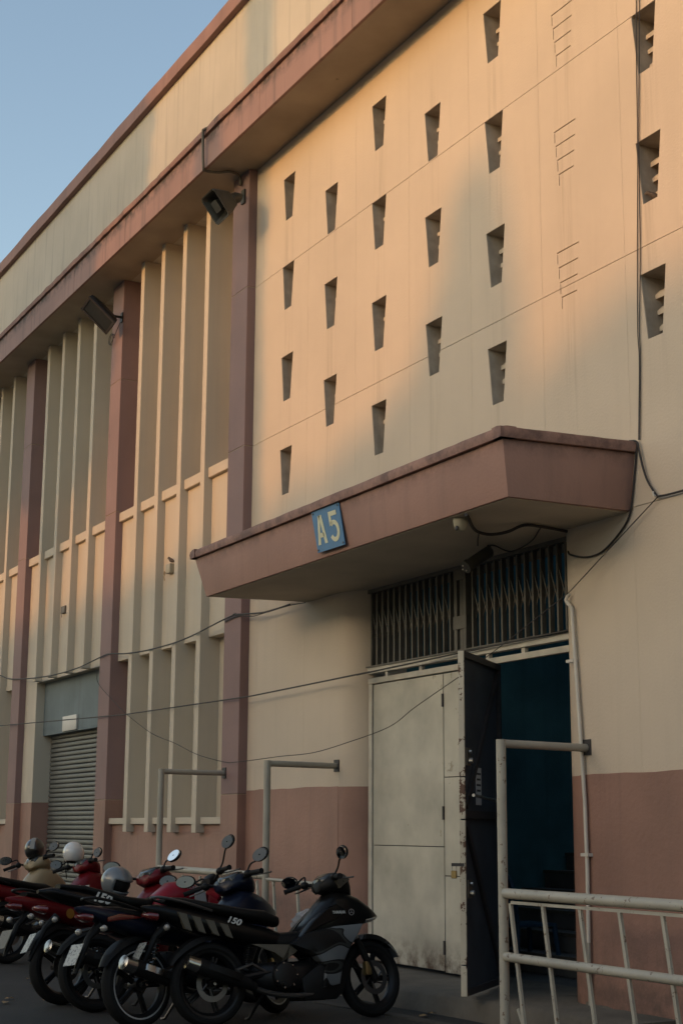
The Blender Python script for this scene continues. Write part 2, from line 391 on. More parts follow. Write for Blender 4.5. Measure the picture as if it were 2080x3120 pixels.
# ---- pilasters
PX = [(-16.40, -15.93), (-20.79, -20.34), (-25.20, -24.74), (-29.62, -29.16)]
for x0, x1 in PX:
    zs = [-.05, 1.83, 5.87, 7.84, TOP-.002]
    for i in range(4):
        m = MB(); m.box(x0, x1, -.11, .5, zs[i]+(.004 if i else 0), zs[i+1]-.004); m.build('pilaster', 'brown_pilaster' if i else 'brown_base', B, bevel=.004)
    m = MB(); m.box(x0+.006, x1-.006, -.104, .49, 0, TOP-.003); m.build('pilaster_core', 'joint', B)
# ---- bays with fins
FW = .13
fin_full = MB().box(-FW/2, FW/2, -.11, .40, 0, TOP-1.40).mesh('fin_full', 'cream_fin', bevel=.004)
fin_high = MB().box(-FW/2, FW/2, -.11, .40, 0, TOP-3.74).mesh('fin_high', 'cream_fin', bevel=.004)
def bay(xa, xb, shutter):
    n = 4; sp = (xb-xa)/(n+1); cs = [xa+sp*(i+1) for i in range(n)]
    # fins stand proud of the panel wall, deep slots behind them above and below
    for c in cs: inst('fin', fin_high if shutter else fin_full, B, (c, 0, 3.74 if shutter else 1.40))
    ed = [xa]+cs+[xb]
    for i in range(n+1):
        a = ed[i]+(FW/2 if i else 0)+.001; b = ed[i+1]-(FW/2 if i < n else 0)-.001
        MB().box(a, b, -.055, .40, 5.72, 5.85).build('ledge', 'cream_fin', B, bevel=.005)
        MB().box(a, b, .0, .40, 3.735, 5.72-.001).build('infill_panel', 'cream_fin', B)
        MB().box(a, b, .36, .40, 5.85+.001, TOP-.002).build('slot_panel', 'cream_fin', B)
        if not shutter:
            MB().box(a, b, .15, .40, 1.58+.001, 3.735-.001).build('slot_panel', 'cream_fin', B)
            MB().box(a, b, -.052, .40, 1.50, 1.58).build('sill', 'cream_fin', B, bevel=.005)
            MB().box(a, b, .0, .40, 1.40, 1.50-.001).build('sill_wall', 'brown_base', B)
    if not shutter: MB().box(xa+.001, xb-.001, .0, .40, -.1, 1.40-.001).build('base_band', 'brown_base', B)
bay(PX[1][1], PX[0][0], False); bay(PX[2][1], PX[1][0], True); bay(PX[3][1], PX[2][0], False)
# ---- shutter bay: jambs, lintel, slatted roller door
ox0, ox1 = -24.14, -21.0
MB().box(PX[2][1]+.001, ox0, 0, .42, 1.84, 3.734).build('jamb', 'cream_fin', B); MB().box(PX[2][1]+.001, ox0, -.001, .42, -.05, 1.839).build('jamb', 'brown_base', B)
MB().box(ox1, PX[1][0]-.001, 0, .42, 1.84, 3.734).build('jamb', 'cream_fin', B); MB().box(ox1, PX[1][0]-.001, -.001, .42, -.05, 1.839).build('jamb', 'brown_base', B)
MB().box(ox0+.001, ox1-.001, .135, .42, 2.89, 3.733).build('shutter_lintel', 'lintel', B)
sh = MB().box(ox0+.01, ox1-.01, .30, .34, 0, 3.0).build('roller_shutter', 'iron_dark', B)
pr = [(0, 0), (-.018, .012), (-.024, .035), (-.018, .058), (0, .068), (.006, .068), (.006, 0)]
sm = MB().prism(pr, lambda p: V((ox0+.012, p[0], p[1])), lambda p: V((ox1-.012, p[0], p[1]))).mesh('shutter_slat', 'shutter')
for i in range(42): inst('shutter_slat', sm, sh, (0, .29, .01+i*.0705))
# ---- eave slab, fascia, cap
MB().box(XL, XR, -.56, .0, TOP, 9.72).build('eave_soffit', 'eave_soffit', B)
x = XL; k = 0
while x < XR:
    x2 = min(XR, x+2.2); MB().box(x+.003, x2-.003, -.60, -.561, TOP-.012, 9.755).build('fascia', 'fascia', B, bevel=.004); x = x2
rs = []; x = XL
while x < XR:
    d = random.uniform(-.006, .006); t = 9.852+random.uniform(-.006, .006); rs.append([V((x, .0, 9.757)), V((x, -.635+d, 9.757)), V((x, -.648+d, 9.80)), V((x, -.632+d, t-.008)), V((x, -.58, t)), V((x, .0, 9.90))]); x += .17
MB().rings(rs).build('eave_cap', 'fascia_cap', B, smooth=40)
# ---- upper wall and parapet
MB().box(XL, XR, .0, .4, TOP+.001, 11.83).build('upper_wall', 'cream_upper', B)
rs = []; x = XL
while x < XR:
    d = random.uniform(-.004, .004); t = 12.045+random.uniform(-.008, .008); rs.append([V((x, .42, 11.831)), V((x, -.085+d, 11.831)), V((x, -.09+d, 11.86)), V((x, -.085+d, t)), V((x, .42, t))]); x += .45
MB().rings(rs).build('parapet_cap', 'parapet', B, smooth=40)
# ends and roof; opening over the stairs added to let sky light in
for q in ((XL, XR, .42, 1.2), (XL, -13.4, 1.2, 8.8), (-7.2, XR, 1.2, 8.8), (XL, XR, 8.8, 16)): MB().box(*q, 11.4, 11.6).build('roof', 'dark_concrete', B)
MB().box(XL-.2, XL, -.0, 16, -.1, 11.83).build('end_wall', 'cream_upper', B); MB().box(XR, XR+.2, 0, 16, -.1, 11.83).build('end_wall', 'cream_upper', B); MB().box(XL, XR, 16, 16.2, -.1, 11.83).build('back_wall', 'cream_upper', B)
# solid wall masses behind the plaster faces (dark inside)
MB().box(XL, -20.8, .425, .45, -.1, 11.4).build('inner_skin', 'dark_concrete', B); MB().box(-20.8, -13.44, .425, .45, -.1, 11.4).build('inner_skin', 'dark_concrete', B)
MB().box(-10.0, XR, .425, .45, -.1, 11.4).build('inner_skin', 'dark_concrete', B); MB().box(-13.44, -10.0, .425, .45, 3.84, 11.4).build('inner_skin', 'dark_concrete', B)
# ---- curved door jambs
def jamb(cx, sg, z0, z1, m, nm='door_jamb'):
    r = .30; p = [(cx+sg*r*math.sin(a), r-r*math.cos(a)) for a in [math.pi/2*i/10 for i in range(11)]]+[(cx+sg*r, .62)]
    b = MB(); n = len(p); b.add([(x, y, z0) for x, y in p]+[(x, y, z1) for x, y in p], [(i, i+1, n+i+1, n+i) for i in range(n-1)])
    b.build(nm, m, B, smooth=60)
for cx, sg in ((DX0, 1), (DX1, -1)):
    jamb(cx, sg, 1.867, DZ, 'cream'); jamb(cx, sg, -.05, 1.867, 'brown_base')
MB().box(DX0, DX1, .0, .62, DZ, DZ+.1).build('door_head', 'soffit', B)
# ---- entrance canopy
cb = [(-14.69, -1.07), (-9.03, -1.10), (-9.00, .0), (-14.49, .0)]; ct = [(-14.95, -1.10), (-9.045, -1.13), (-8.93, .0), (-14.80, .0)]
cn = MB().hexa([(x, y, 3.832) for x, y in cb], [(x, y, 4.27) for x, y in ct]).build('entrance_canopy', 'brown', B, bevel=.008)
ins = [(-14.64, -1.045), (-9.06, -1.075), (-9.04, -.004), (-14.46, -.004)]
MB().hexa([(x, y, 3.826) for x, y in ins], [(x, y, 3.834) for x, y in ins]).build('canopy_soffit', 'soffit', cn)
def edge_strip(a, b, o0, o1, z0, z1, n):                     # rounded uneven drip edge
    rs = []; a = V(a); b = V(b); d = (b-a).normalized(); nn = V((d.y, -d.x))
    for i in range(n+1):
        p = a+(b-a)*i/n; e = random.uniform(-.0018, .0018); rs.append([V((*(p-nn*.10), z0)), V((*(p+nn*(o0+e)), z0)), V((*(p+nn*(o1+e)), (z0+z1)/2)), V((*(p+nn*(o0+e)), z1-.01+e)), V((*(p-nn*.02), z1+e)), V((*(p-nn*.10), z1))])
    return rs
for a, b, n in (((-15.0, -1.10), (-9.01, -1.13), 46), ((-9.045, -1.17), (-8.93, -.001), 12), ((-14.80, -.001), (-14.95, -1.14), 12)):
    MB().rings(edge_strip(a, b, .035, .045, 4.272, 4.362, n)).build('canopy_cap', 'brown', cn, smooth=50)
MB().hexa([(x, y, 4.272) for x, y in ct], [(x, y, 4.32) for x, y in ct]).build('canopy_top', 'concrete', cn)
# ---- door: frame rails, scissor grille, leaves
DY = .20; GX0, GX1 = -13.43, -10.02
fr = MB().box(GX0, GX1, DY-.025, DY+.03, 2.875, 2.93).build('door_frame', 'gate_paint', B, bevel=.003)
MB().box(GX0, GX1, DY-.035, DY+.03, 2.975, 3.035).build('top_rail', 'gate_paint', fr, bevel=.003)
for x in (-13.1, -12.45, -11.3, -10.75): MB().box(x, x+.05, DY-.015, DY+.02, 2.931, 2.974).build('rail_stub', 'gate_paint', fr)
MB().box(GX0, -13.36, DY-.02, DY+.03, .185, 2.874).build('door_stile', 'gate_paint', fr, bevel=.003)
MB().box(GX0, GX1, DY-.05, DY-.036, 3.036, 3.05).build('guide_bar', 'grille', fr)
gr = MB().box(GX0, GX1, DY-.03, DY+.03, 3.79, 3.828).build('scissor_grille', 'grille', B)
bars = [-13.37+.1145*i for i in range(14)]+[-11.50+.1175*i for i in range(13)]
bm_ = MB().box(-.011, .011, -.022, .022, 0, .735).mesh('grille_bar', 'grille')
for x in bars: inst('grille_bar', bm_, gr, (x, DY, 3.052))
for i in range(len(bars)-1):
    if bars[i+1]-bars[i] > .2: continue
    for s in (-1, 1):
        a = V((bars[i], DY+.012*s, 3.30)); b = V((bars[i+1], DY+.012*s, 3.62))
        if s < 0: a.z, b.z = b.z, a.z
        d = (b-a).normalized(); MB().obox((a+b)/2, (d, V((0, 1, 0)), d.cross(V((0, 1, 0)))), ((b-a).length/2, .003, .006)).build('lattice_strip', 'grille', gr)
p_ = MB().box(-11.79, -11.74, DY-.035, DY+.03, 3.04, 3.80).box(-11.64, -11.59, DY-.035, DY+.03, 3.04, 3.80).box(-11.715, -11.665, DY-.02, DY+.02, 3.04, 3.80).box(-11.80, -11.58, DY-.04, DY-.028, 3.24, 3.36).box(-11.79, -11.59, DY-.04, DY-.028, 3.69, 3.79)
p_.build('lock_post', 'grille', gr, bevel=.002)
# leaf beside the jamb: sheets with seams
def sheet(nm, x0, x1, z0, z1, par, y=DY, mm='door_paint'): return MB().box(x0+.004, x1-.004, y-.006, y+.02, z0+.004, z1-.004).build(nm, mm, par, bevel=.002)
la = MB().box(-13.352, -12.036, DY+.005, DY+.03, .215, 2.868).build('door_leaf', 'iron_dark', B)
sheet('door_sheet', -13.352, -12.036, 1.30, 2.868, la); sheet('door_sheet', -13.352, -12.036, .215, 1.30, la)
lb = MB().box(-12.03, -11.14, DY+.005, DY+.03, .205, 2.868).build('door_leaf', 'iron_dark', B)
sheet('door_sheet', -12.03, -11.14, 1.92, 2.868, lb); sheet('door_sheet', -12.03, -11.14, 1.045, 1.92, lb); sheet('door_sheet', -12.03, -11.14, .205, 1.045, lb)
for z in (2.62, 1.60, .42): MB().tube([(-12.033, DY-.014, z-.06), (-12.033, DY-.014, z+.06)], .012, 8).build('hinge', 'iron_dark', la)
# open leaf
H = V((-11.13, DY-.01, 0)); N = V((-10.335, -.70, 0)); du = (N-H).normalized(); dn = V((-du.y, du.x, 0))  # dn: towards the camera side
if dn.dot(CAM-H) < 0: dn = -dn
LW = (N-H).length; z0, z1 = .20, 2.86
def lbox(a, b, o0, o1, za, zb): c = H+du*((a+b)/2)+dn*((o0+o1)/2); c.z = (za+zb)/2; return MB().obox(c, (du, dn, V((0, 0, 1))), ((b-a)/2, abs(o1-o0)/2, (zb-za)/2))
lc = lbox(0, LW-.012, -.012, 0, z0, z1).build('open_door_leaf', 'door_inner', B); lc['label'] = 'dark blue inner face of the open steel leaf'
for i, (za, zb) in enumerate(((z0, .43), (.435, 1.53), (1.535, 1.86), (1.865, z1))): lbox(LW-.012, LW+.008, -.014, .034, za, zb-.004).build('edge_strip', 'door_edge', lc, bevel=.003)
lbox(0, .05, 0, .032, z0, z1).build('stile', 'iron_dark', lc); lbox(.05, LW-.013, 0, .032, z1-.05, z1).build('rail', 'iron_dark', lc); lbox(.05, LW-.013, 0, .03, z0, z0+.05).build('rail', 'iron_dark', lc); lbox(.05, LW-.013, 0, .03, 1.54, 1.60).build('rail', 'iron_dark', lc)
def brace(a, za, b, zb):
    p = H+du*a+dn*.016; p.z = za; q = H+du*b+dn*.016; q.z = zb; d = (q-p).normalized(); MB().obox((p+q)/2, (d, dn, d.cross(dn)), ((q-p).length/2, .014, .028)).build('brace', 'iron_dark', lc)
brace(.06, z1-.08, LW-.08, 1.63); brace(LW-.08, 1.5, .06, z0+.08)
for z in (2.02, 1.0): 
    bolt = lbox(LW-.14, LW-.02, .034, .044, z-.07, z+.07).build('bolt_plate', 'grille', lc, bevel=.003); c = H+du*(LW-.07)+dn*.05
    MB().tube([c+V((0, 0, z-.03)), c+V((0, 0, z-.03))+dn*.03], .022, 10).build('bolt_head', 'steel', bolt); MB().tube([c+V((0, 0, z+.04)), c+V((0, 0, z+.04))+dn*.02], .014, 8).build('bolt_head', 'steel', bolt)
c = H+dn*.075; MB().tube([c+du*.10+V((0, 0, 1.68)), c+du*(LW-.09)+V((0, 0, 1.72))], .013, 8).build('latch_bar', 'steel', lc)
# ---- stair hall behind the door
MB().box(-13.52, -13.42, .621, 9, -.05, 11.39).build('stair_wall', 'teal', B); MB().box(-13.42, XR, 8.9, 9.0, -.05, 11.39).build('stair_wall', 'teal', B)
MB().box(-7.2, -7.1, .46, 8.9, -.05, 11.39).build('stair_wall', 'teal', B); MB().box(-13.42, -7.2, .46, 1.0, 6.1, 6.2).build('stair_ceiling', 'dark_concrete', B); MB().box(-13.42, -7.2, .621, 8.9, -.05, .17).build('hall_floor', 'dark_concrete', B)
st = MB().box(-13.419, -7.3, 5.2, 8.8, .171, 2.6).build('staircase', 'stair_concrete', B)
for i in range(14): MB().box(-13.419, -7.29, 1.135+.28*i, 1.165+.28*i, .172+.175*(i+1)-.03, .172+.175*(i+1)+.002).build('step_nosing', 'concrete', st)
for i in range(14): MB().box(-13.418, -7.3, 1.15+.28*i, 5.21, .172+.175*i, .172+.175*(i+1)-.001).build('stair_step', 'stair_concrete', st, bevel=.01)
# ================================================================== ACROSS THE YARD (behind the camera): what shades the wall
KX, KZ = SUN_DIR.x/-SUN_DIR.y, SUN_DIR.z/-SUN_DIR.y
def cast(X, z, Y): return V((X+KX*-Y, Y, z+KZ*-Y))          # where a thing at depth Y must reach to throw its shade at wall point (X, z)
def leaves(name, blobs, n, size, m, parent, seed):
    rnd = random.Random(seed); b = MB(); tot = sum(q[3]*q[4]*q[5] for q in blobs)
    for cx, cy, cz, rx, ry, rz in blobs:
        for _ in range(int(n*rx*ry*rz/tot)):
            while True:
                p = V((rnd.uniform(-1, 1), rnd.uniform(-1, 1), rnd.uniform(-1, 1)))
                if .15 < p.length < 1: break
            p = p*(.55+.45*rnd.random()) if rnd.random() < .4 else p
            c = V((cx+p.x*rx, cy+p.y*ry, cz+p.z*rz)); s = size*rnd.uniform(.6, 1.3)
            a = V((rnd.gauss(0, 1), rnd.gauss(0, 1), rnd.gauss(0, .6))).normalized(); d = a.orthogonal().normalized(); d.rotate(Matrix.Rotation(rnd.uniform(0, 6.3), 3, a)); e = a.cross(d)
            b.add([c-d*s, c-e*s*.45, c+d*s, c+e*s*.45], [(0, 1, 2, 3)])
    return b.build(name, m, parent, smooth=0)
def tree(name, label, foot, blobs, n, size, seed, trunk_r=.22, group='trees across the yard'):
    t = thing(name, label, 'tree', foot, group); foot = V(foot); rnd = random.Random(seed)
    top = max(q[2] for q in blobs)
    tr = MB().tube([foot+V((0, 0, -.05)), foot+V((.05, .03, (top-foot.z)*.45)), V((blobs[0][0], blobs[0][1], top))], [trunk_r*1.3, trunk_r, trunk_r*.25], 10); tk = tr.build('trunk', 'bark', t)
    for q in blobs:
        a = foot+V((.02, 0, max(1., (q[2]-q[5]*.9-foot.z)*.8))); MB().tube([a, (a+V(q[:3]))/2+V((0, 0, .3)), V(q[:3])], [trunk_r*.5, trunk_r*.35, trunk_r*.12], 7).build('limb', 'bark', t)
    leaves('crown', blobs, n, size, 'leaf_green', t, seed); return t
YB = -45.0
hb = cast(0, 4.55, YB).z
yb = thing('yard_block', 'long three storey cream block across the yard behind the photographer', 'building', (-16, YB-4, 0))
x0, x1 = -62, 14; nb = 19; sp = (x1-x0)/nb
for i in range(nb):
    a = x0+i*sp; MB().box(a, a+1.0, YB-8, YB, -.1, hb).build('wall_pier', 'yard_wall', yb)
    for j, (za, zb) in enumerate(((-.1, 1.0), (2.8, 4.9), (6.9, 8.6), (10.6, hb))): MB().box(a+1.001, a+sp-.001, YB-7.9, YB-.02, za, zb).build('wall_band', 'yard_wall', yb)
    for za, zb in ((1.0, 2.8), (4.9, 6.9), (8.6, 10.6)):
        wd = MB().box(a+1.0, a+sp, YB-.25, YB-.22, za, zb).build('window', 'yard_glass', yb); MB().box(a+1+(sp-1)/2-.03, a+1+(sp-1)/2+.03, YB-.22, YB-.17, za, zb).build('window_bar', 'white_plate', wd)
MB().box(x0-.3, x1+.3, YB-8.2, YB+.3, hb, hb+.15).build('roof', 'dark_concrete', yb)
def blob(X, z, rx, rz, Y, ry=1.0): p = cast(X, z, Y); return (p.x, Y, p.z, rx, ry, rz)
def ft(X, Y): return (X+KX*-Y, Y, 0)
Y1 = -21.0; Y2 = -40.0
tree('yard_tree', 'broad leafy tree across the yard shading the upper left facade', ft(-23.4, -20), [blob(-23.6, 10.6, 3.6, 3.6, -20, 2.4), blob(-21.6, 11.6, 1.9, 3.0, -20, 1.8), blob(-26.6, 9.6, 2.6, 2.6, -20, 2), blob(-22.6, 7.7, 1.5, 1.2, -20, 1.2), blob(-28.5, 11.5, 2.6, 3, -20, 2), blob(-24.6, 8.4, 1.9, 1.8, -20, 1.4), blob(-22.2, 8.6, 1.6, 1.7, -20, 1.4)], 20000, .30, 3, .35)
tree('columnar_tree', 'slender columnar tree across the yard', ft(-16.07, Y1), [blob(-15.95, 11.5, .40, 2.2, Y1, .45), blob(-16.05, 9.0, .42, 1.9, Y1, .42), blob(-16.1, 6.6, .42, 1.8, Y1, .42), blob(-16.05, 4.6, .42, 1.5, Y1, .42)], 9000, .14, 5, .09)
tree('yard_tree', 'pointed tree across the yard shading the middle of the wall', ft(-11.2, Y2), [blob(-11.1, 6.6, .55, .95, Y2, .8), blob(-11.25, 5.6, .85, 1.1, Y2, 1.), blob(-11.7, 4.1, 1.3, 1.5, Y2, 1.2), blob(-10.4, 3.9, 1.2, 1.3, Y2, 1.2)], 7000, .2, 8)
tree('yard_tree', 'round tree across the yard near the A5 door', ft(-13.6, Y2-.5), [blob(-13.3, 4.3, 1.3, 1.1, Y2-.5, 1.1), blob(-12.3, 4.6, .8, 1.1, Y2-.5, 1), blob(-14.8, 4.2, 1.2, 1.0, Y2-.5, 1)], 5500, .2, 9)
tree('yard_tree', 'round tree across the yard at the right of the block', ft(-8.6, Y2), [blob(-8.7, 4.5, 1.1, 1.1, Y2, 1.1), blob(-7.3, 4.6, 1.3, 1.2, Y2, 1.1), blob(-5.4, 4.8, 1.6, 1.3, Y2, 1.1), blob(-9.7, 4.3, .9, 1.1, Y2, 1)], 6500, .2, 10)
tree('yard_tree', 'low tree across the yard facing the roller shutter', ft(-19.5, Y2), [blob(-19.3, 3.6, 1.8, 1.2, Y2, 1.2), blob(-21.5, 3.5, 1.5, 1.1, Y2, 1.2), blob(-17.4, 3.6, 1.4, 1.3, Y2, 1.2)], 5500, .2, 12)

# unseen wing added on the right to cut sky light from that side
wg = thing('sky_blocking_wing', 'plain unseen wing added far to the right to block sky light', 'building', (12, -12, 0))
for j in range(2):
    MB().box(10, 20, -26, -1, -.1+3.9*j, 1.2+3.9*j).build('wall_band', 'yard_wall', wg)
    for i in range(7): MB().box(10, 20, -26+i*3.83, -26+i*3.83+2.0, 1.2+3.9*j, 3.8+3.9*j).build('wall_pier', 'yard_wall', wg)
    MB().box(10.2, 19.8, -25.9, -1.1, 1.2+3.9*j, 3.8+3.9*j).build('window_strip', 'yard_glass', wg)
MB().box(9.7, 20.3, -26.3, -.7, 7.7, 8.0).build('roof', 'dark_concrete', wg)
# ================================================================== FITTINGS ON THE BUILDING
# ---- A5 sign on the canopy front
s0 = [onY(560+a/2, 1400+b/2, -1.105) for a, b in ((790, 325), (958, 262), (997, 520), (832, 573))]
sc = sum(s0, V((0, 0, 0)))/4; sc.y = -1.125
sg = thing('entrance_sign', 'tilted blue plate reading A5 screwed to the canopy front', 'sign', sc)
MB().hexa([V((p.x, -1.122, p.z)) for p in s0[::-1]], [V((p.x, -1.130, p.z)) for p in s0[::-1]]).build('plate', 'sign_blue', sg, bevel=.002)
ex = ((s0[1]-s0[0])+(s0[2]-s0[3]))/2; ez = ((s0[0]-s0[3])+(s0[1]-s0[2]))/2
def on_sign(u, v): p = sc+ex*(u-.5)+ez*(v-.5); return V((p.x, -1.131, p.z))
def glyph(nm, polys):
    m = MB()
    for q in polys: m.prism(q, lambda p: on_sign(*p), lambda p: on_sign(*p)+V((0, -.002, 0)))
    m.build(nm, 'sign_cream', sg, smooth=0)
def arc(cx, cy, rx, ry, a0, a1, n=8): return [(cx+rx*math.cos(R(a0+(a1-a0)*i/n)), cy+ry*math.sin(R(a0+(a1-a0)*i/n))) for i in range(n+1)]
glyph('letter_a', [[(.09, .17), (.205, .86), (.275, .86), (.18, .17)], [(.225, .86), (.335, .86), (.43, .17), (.335, .17), (.275, .62)], [(.19, .33), (.345, .33), (.33, .44), (.205, .44)]])
glyph('digit_five', [[(.585, .52), (.585, .86), (.665, .86), (.665, .60)], [(.665, .75), (.665, .86), (.865, .86), (.865, .75)]]+[arc(.72, .39, .18, .255, -150+40*i, -108+40*i, 4)+arc(.72, .39, .095, .15, -108+40*i, -150+40*i, 4) for i in range(7)])
for u, v in ((.05, .94), (.95, .94), (.95, .06), (.05, .06)): p = on_sign(u, v); MB().tube([p, p+V((0, -.005, 0))], .009, 8).build('screw', 'iron_dark', sg)
# ---- horn loudspeaker
def frame(r_, u_, t_): return (CR*r_+CU*u_-CF*t_).normalized()
hc = onY(500+405/2.613, 300+865/2.613, -.62)
hn = frame(-.62, -.42, .66); ha = frame(.5, -.85, 0); ha = (ha-hn*ha.dot(hn)).normalized(); hb_ = hn.cross(ha)
hs_ = thing('horn_loudspeaker', 'grey faceted horn loudspeaker bracketed to the pilaster under the eave', 'loudspeaker', hc)
def oct_(c, w, h, ch): return [c+ha*(x*w)+hb_*(y*h) for x, y in ((-1+ch, -1), (1-ch, -1), (1, -1+ch), (1, 1-ch), (1-ch, 1), (-1+ch, 1), (-1, 1-ch), (-1, -1+ch))]
MB().rings([oct_(hc-hn*.02, .185, .145, .18), oct_(hc, .185, .145, .18), oct_(hc-hn*.004, .172, .132, .18), oct_(hc-hn*.16, .10, .08, .2), oct_(hc-hn*.20, .07, .06, .2)], False).rings([oct_(hc-hn*.02, .185, .145, .18), oct_(hc-hn*.14, .145, .115, .18), oct_(hc-hn*.26, .10, .085, .2), oct_(hc-hn*.30, .05, .05, .3)], False).build('bell', 'horn_grey', hs_, smooth=20)
MB().rings([oct_(hc-hn*.02, .07, .055, .2), oct_(hc-hn*.025, .055, .042, .2), oct_(hc-hn*.10, .03, .025, .2)], True).rings([oct_(hc-hn*.02, .07, .055, .2), oct_(hc-hn*.16, .05, .04, .2)], False).build('inner_horn', 'horn_grey', hs_, smooth=20)
MB().lathe([(.05, 0), (.065, .02), (.065, .12), (.045, .16)], hc-hn*.28, -hn, 14).build('driver', 'horn_grey', hs_)
pb = onY(500+640/2.613, 300+775/2.613, -.115)
MB().tube(smooth_path([hc-hn*.22+ha*-.06, hc-hn*.34+V((.02, .0, .06)), pb+V((-.02, -.10, .01)), pb]), .018, 8).build('bracket', 'horn_grey', hs_)
MB().box(pb.x-.06, pb.x+.03, -.135, -.111, pb.z-.10, pb.z+.08).build('wall_plate', 'horn_grey', hs_)
# ---- floodlight
fc = onY(620/2.063, 800+330/2.063, -.48); fn = frame(-.52, -.55, .66); fa = frame(.66, -.75, 0); fa = (fa-fn*fa.dot(fn)).normalized(); fb = fn.cross(fa)
fl = thing('floodlight', 'dark rectangular floodlight with wire loop on the left pilaster', 'floodlight', fc)
MB().rings([[fc+fa*x*.26+fb*y*.165 for x, y in ((-1, -1), (1, -1), (1, 1), (-1, 1))], [fc-fn*.05+fa*x*.26+fb*y*.165 for x, y in ((-1, -1), (1, -1), (1, 1), (-1, 1))], [fc-fn*.13+fa*x*.17+fb*y*.11 for x, y in ((-1, -1), (1, -1), (1, 1), (-1, 1))]]).build('housing', 'grey_metal', fl, bevel=.008)
m = MB()
for x, y, a, b in ((0, -.92, 1.02, .1), (0, .92, 1.02, .1), (-.95, 0, .06, .9), (.95, 0, .06, .9)): m.obox(fc+fn*.008+fa*x*.26+fb*y*.165, (fa, fb, fn), (.26*a, .165*b, .012))
m.build('bezel', 'iron_dark', fl); MB().obox(fc+fn*.004, (fa, fb, fn), (.235, .145, .003)).build('glass', 'glass_dark', fl)
m = MB()
for i in range(7): m.obox(fc-fn*.12+fa*(-.10+.033*i), (fa, fb, fn), (.004, .085, .035))
m.build('cooling_fins', 'grey_metal', fl)
fp = onY(770/2.063, 800+345/2.063, -.115)
MB().tube([fc-fn*.08+fa*.05, fc-fn*.14+fa*.09, fp+V((0, -.05, 0)), fp], .02, 8).build('arm', 'grey_metal', fl); MB().box(fp.x-.05, fp.x+.03, -.128, -.111, fp.z-.07, fp.z+.07).build('wall_plate', 'grey_metal', fl)
lp = onY(708/2.063, 800+485/2.063, -.125); MB().tube([lp+V((.085*math.cos(t*.35), -.001*t, .085*math.sin(t*.35)*(1+.05*math.sin(t)))) for t in range(34)]+[fp], .005, 6).build('wire_loop', 'cable', fl)
# ---- small fittings under the canopy
dl = onZ(1296+213/2, 1250+660/2, 3.826); t = thing('alarm_light', 'cream dome fitting under the canopy near the front edge', 'light', dl)
MB().lathe([(.062, 0), (.062, -.02), (.05, -.075), (.03, -.10), (0, -.105)], dl, (0, 0, 1), 16).build('dome', 'device_cream', t); MB().ell(dl+V((.02, -.05, -.085)), (.02, .012, .02)).build('sensor', 'iron_dark', t)
c0 = onZ(1296+385/2, 1250+840/2, 3.80); cdv = frame(-.72, -.44, .52)
t = thing('security_camera', 'grey bullet camera hanging from the canopy soffit', 'camera', c0)
MB().lathe([(.035, -.02), (.05, 0), (.05, .24), (.056, .25), (.056, .29), (.045, .291)], c0+V((0, 0, -.03)), cdv, 16).build('housing', 'horn_grey', t); MB().lathe([(.045, 0), (.02, .003), (0, .004)], c0+V((0, 0, -.03))+cdv*.288, cdv, 14).build('lens_face', 'iron_dark', t)
for i in range(5): p = c0+V((0, 0, -.03))+cdv*.294+CR*(.026*math.cos(i*1.25))+CU*(.026*math.sin(i*1.25)); MB().ell(p, (.006, .006, .006), n=8, m=5).build('infrared_lamp', 'white_plate', t)
MB().tube([c0+V((0, 0, .025)), c0+V((.01, 0, -.02))], .018, 8).build('mount', 'horn_grey', t)
def path_on(pts, f): return smooth_path([f(*p) for p in pts])
q6 = lambda a, b: (1296+a/2, 1250+b/2)
def cable(label, pts, r, m='cable', cat='cable', nm='cable', grp=None):
    o = MB().tube(pts, r, 6).build(nm, m); return tag(o, label, cat, grp)
sof = lambda a, b, d=.02: onZ(*q6(a, b), 3.825-d)
cable('thick bundle of black wires sagging under the canopy soffit', smooth_path([sof(245, 635), sof(262, 660), sof(285, 710, .03), sof(320, 742, .05), sof(400, 757, .06), sof(500, 740, .05), sof(600, 700, .02), sof(720, 712), sof(858, 738)]), .014)
cable('short loose wire end hanging from the bundle under the canopy', smooth_path([sof(325, 750, .05), sof(318, 785, .05), sof(317, 825, .06)]), .007)
cable('thin wire feeding the bullet camera under the canopy', smooth_path([c0+V((0, 0, .02)), sof(420, 825), sof(520, 860), sof(640, 800), sof(700, 715)]), .006)
# ---- cables on the facade
r5 = lambda a, b: (a/2.063, 1700+b/2.063); r5b = lambda a, b: (560+a/2, 1400+b/2); r7 = lambda a, b: (400+a/2, 2200+b/2); r3b = lambda a, b: (1100+a/2.24, 1560+b/2.24)
cable('thick black cable looping along the pilasters to the canopy end', path_on([r5(-150, 700), r5(0, 738), r5(80, 762), r5(290, 745), r5(480, 695), r5(640, 620), r5(690, 603), r5(800, 600), r5(950, 575), r5(1160, 510), r5(1400, 390), r5(1480, 354), r5b(310, 945), r5b(480, 933), r5b(560, 912), r5b(645, 882)], lambda x, y: onY(x, y, -.135)), .0095)
cable('thin wire clipped beside the thick cable below the canopy end', path_on([r5b(250, 990), r5b(330, 955), r5b(420, 955), r5b(490, 935), r5b(640, 890), r5b(740, 872)], lambda x, y: onY(x, y, -.125)), .006)
cable('straight taut cable running from the shutter bay to the door head', [onY(*r5(-150, 1072), -.16), onY(*r5(0, 1055), -.16), onY(*r5(780, 985), -.16), onY(*r5(1568, 870), -.16), onY(*r5b(1130, 1295), -.15), V((-13.40, .03, onY(*r5b(1150, 1292), 0).z)), onY(*r3b(680, 960), .13), onY(*r3b(1410, 806), .13)], .008)
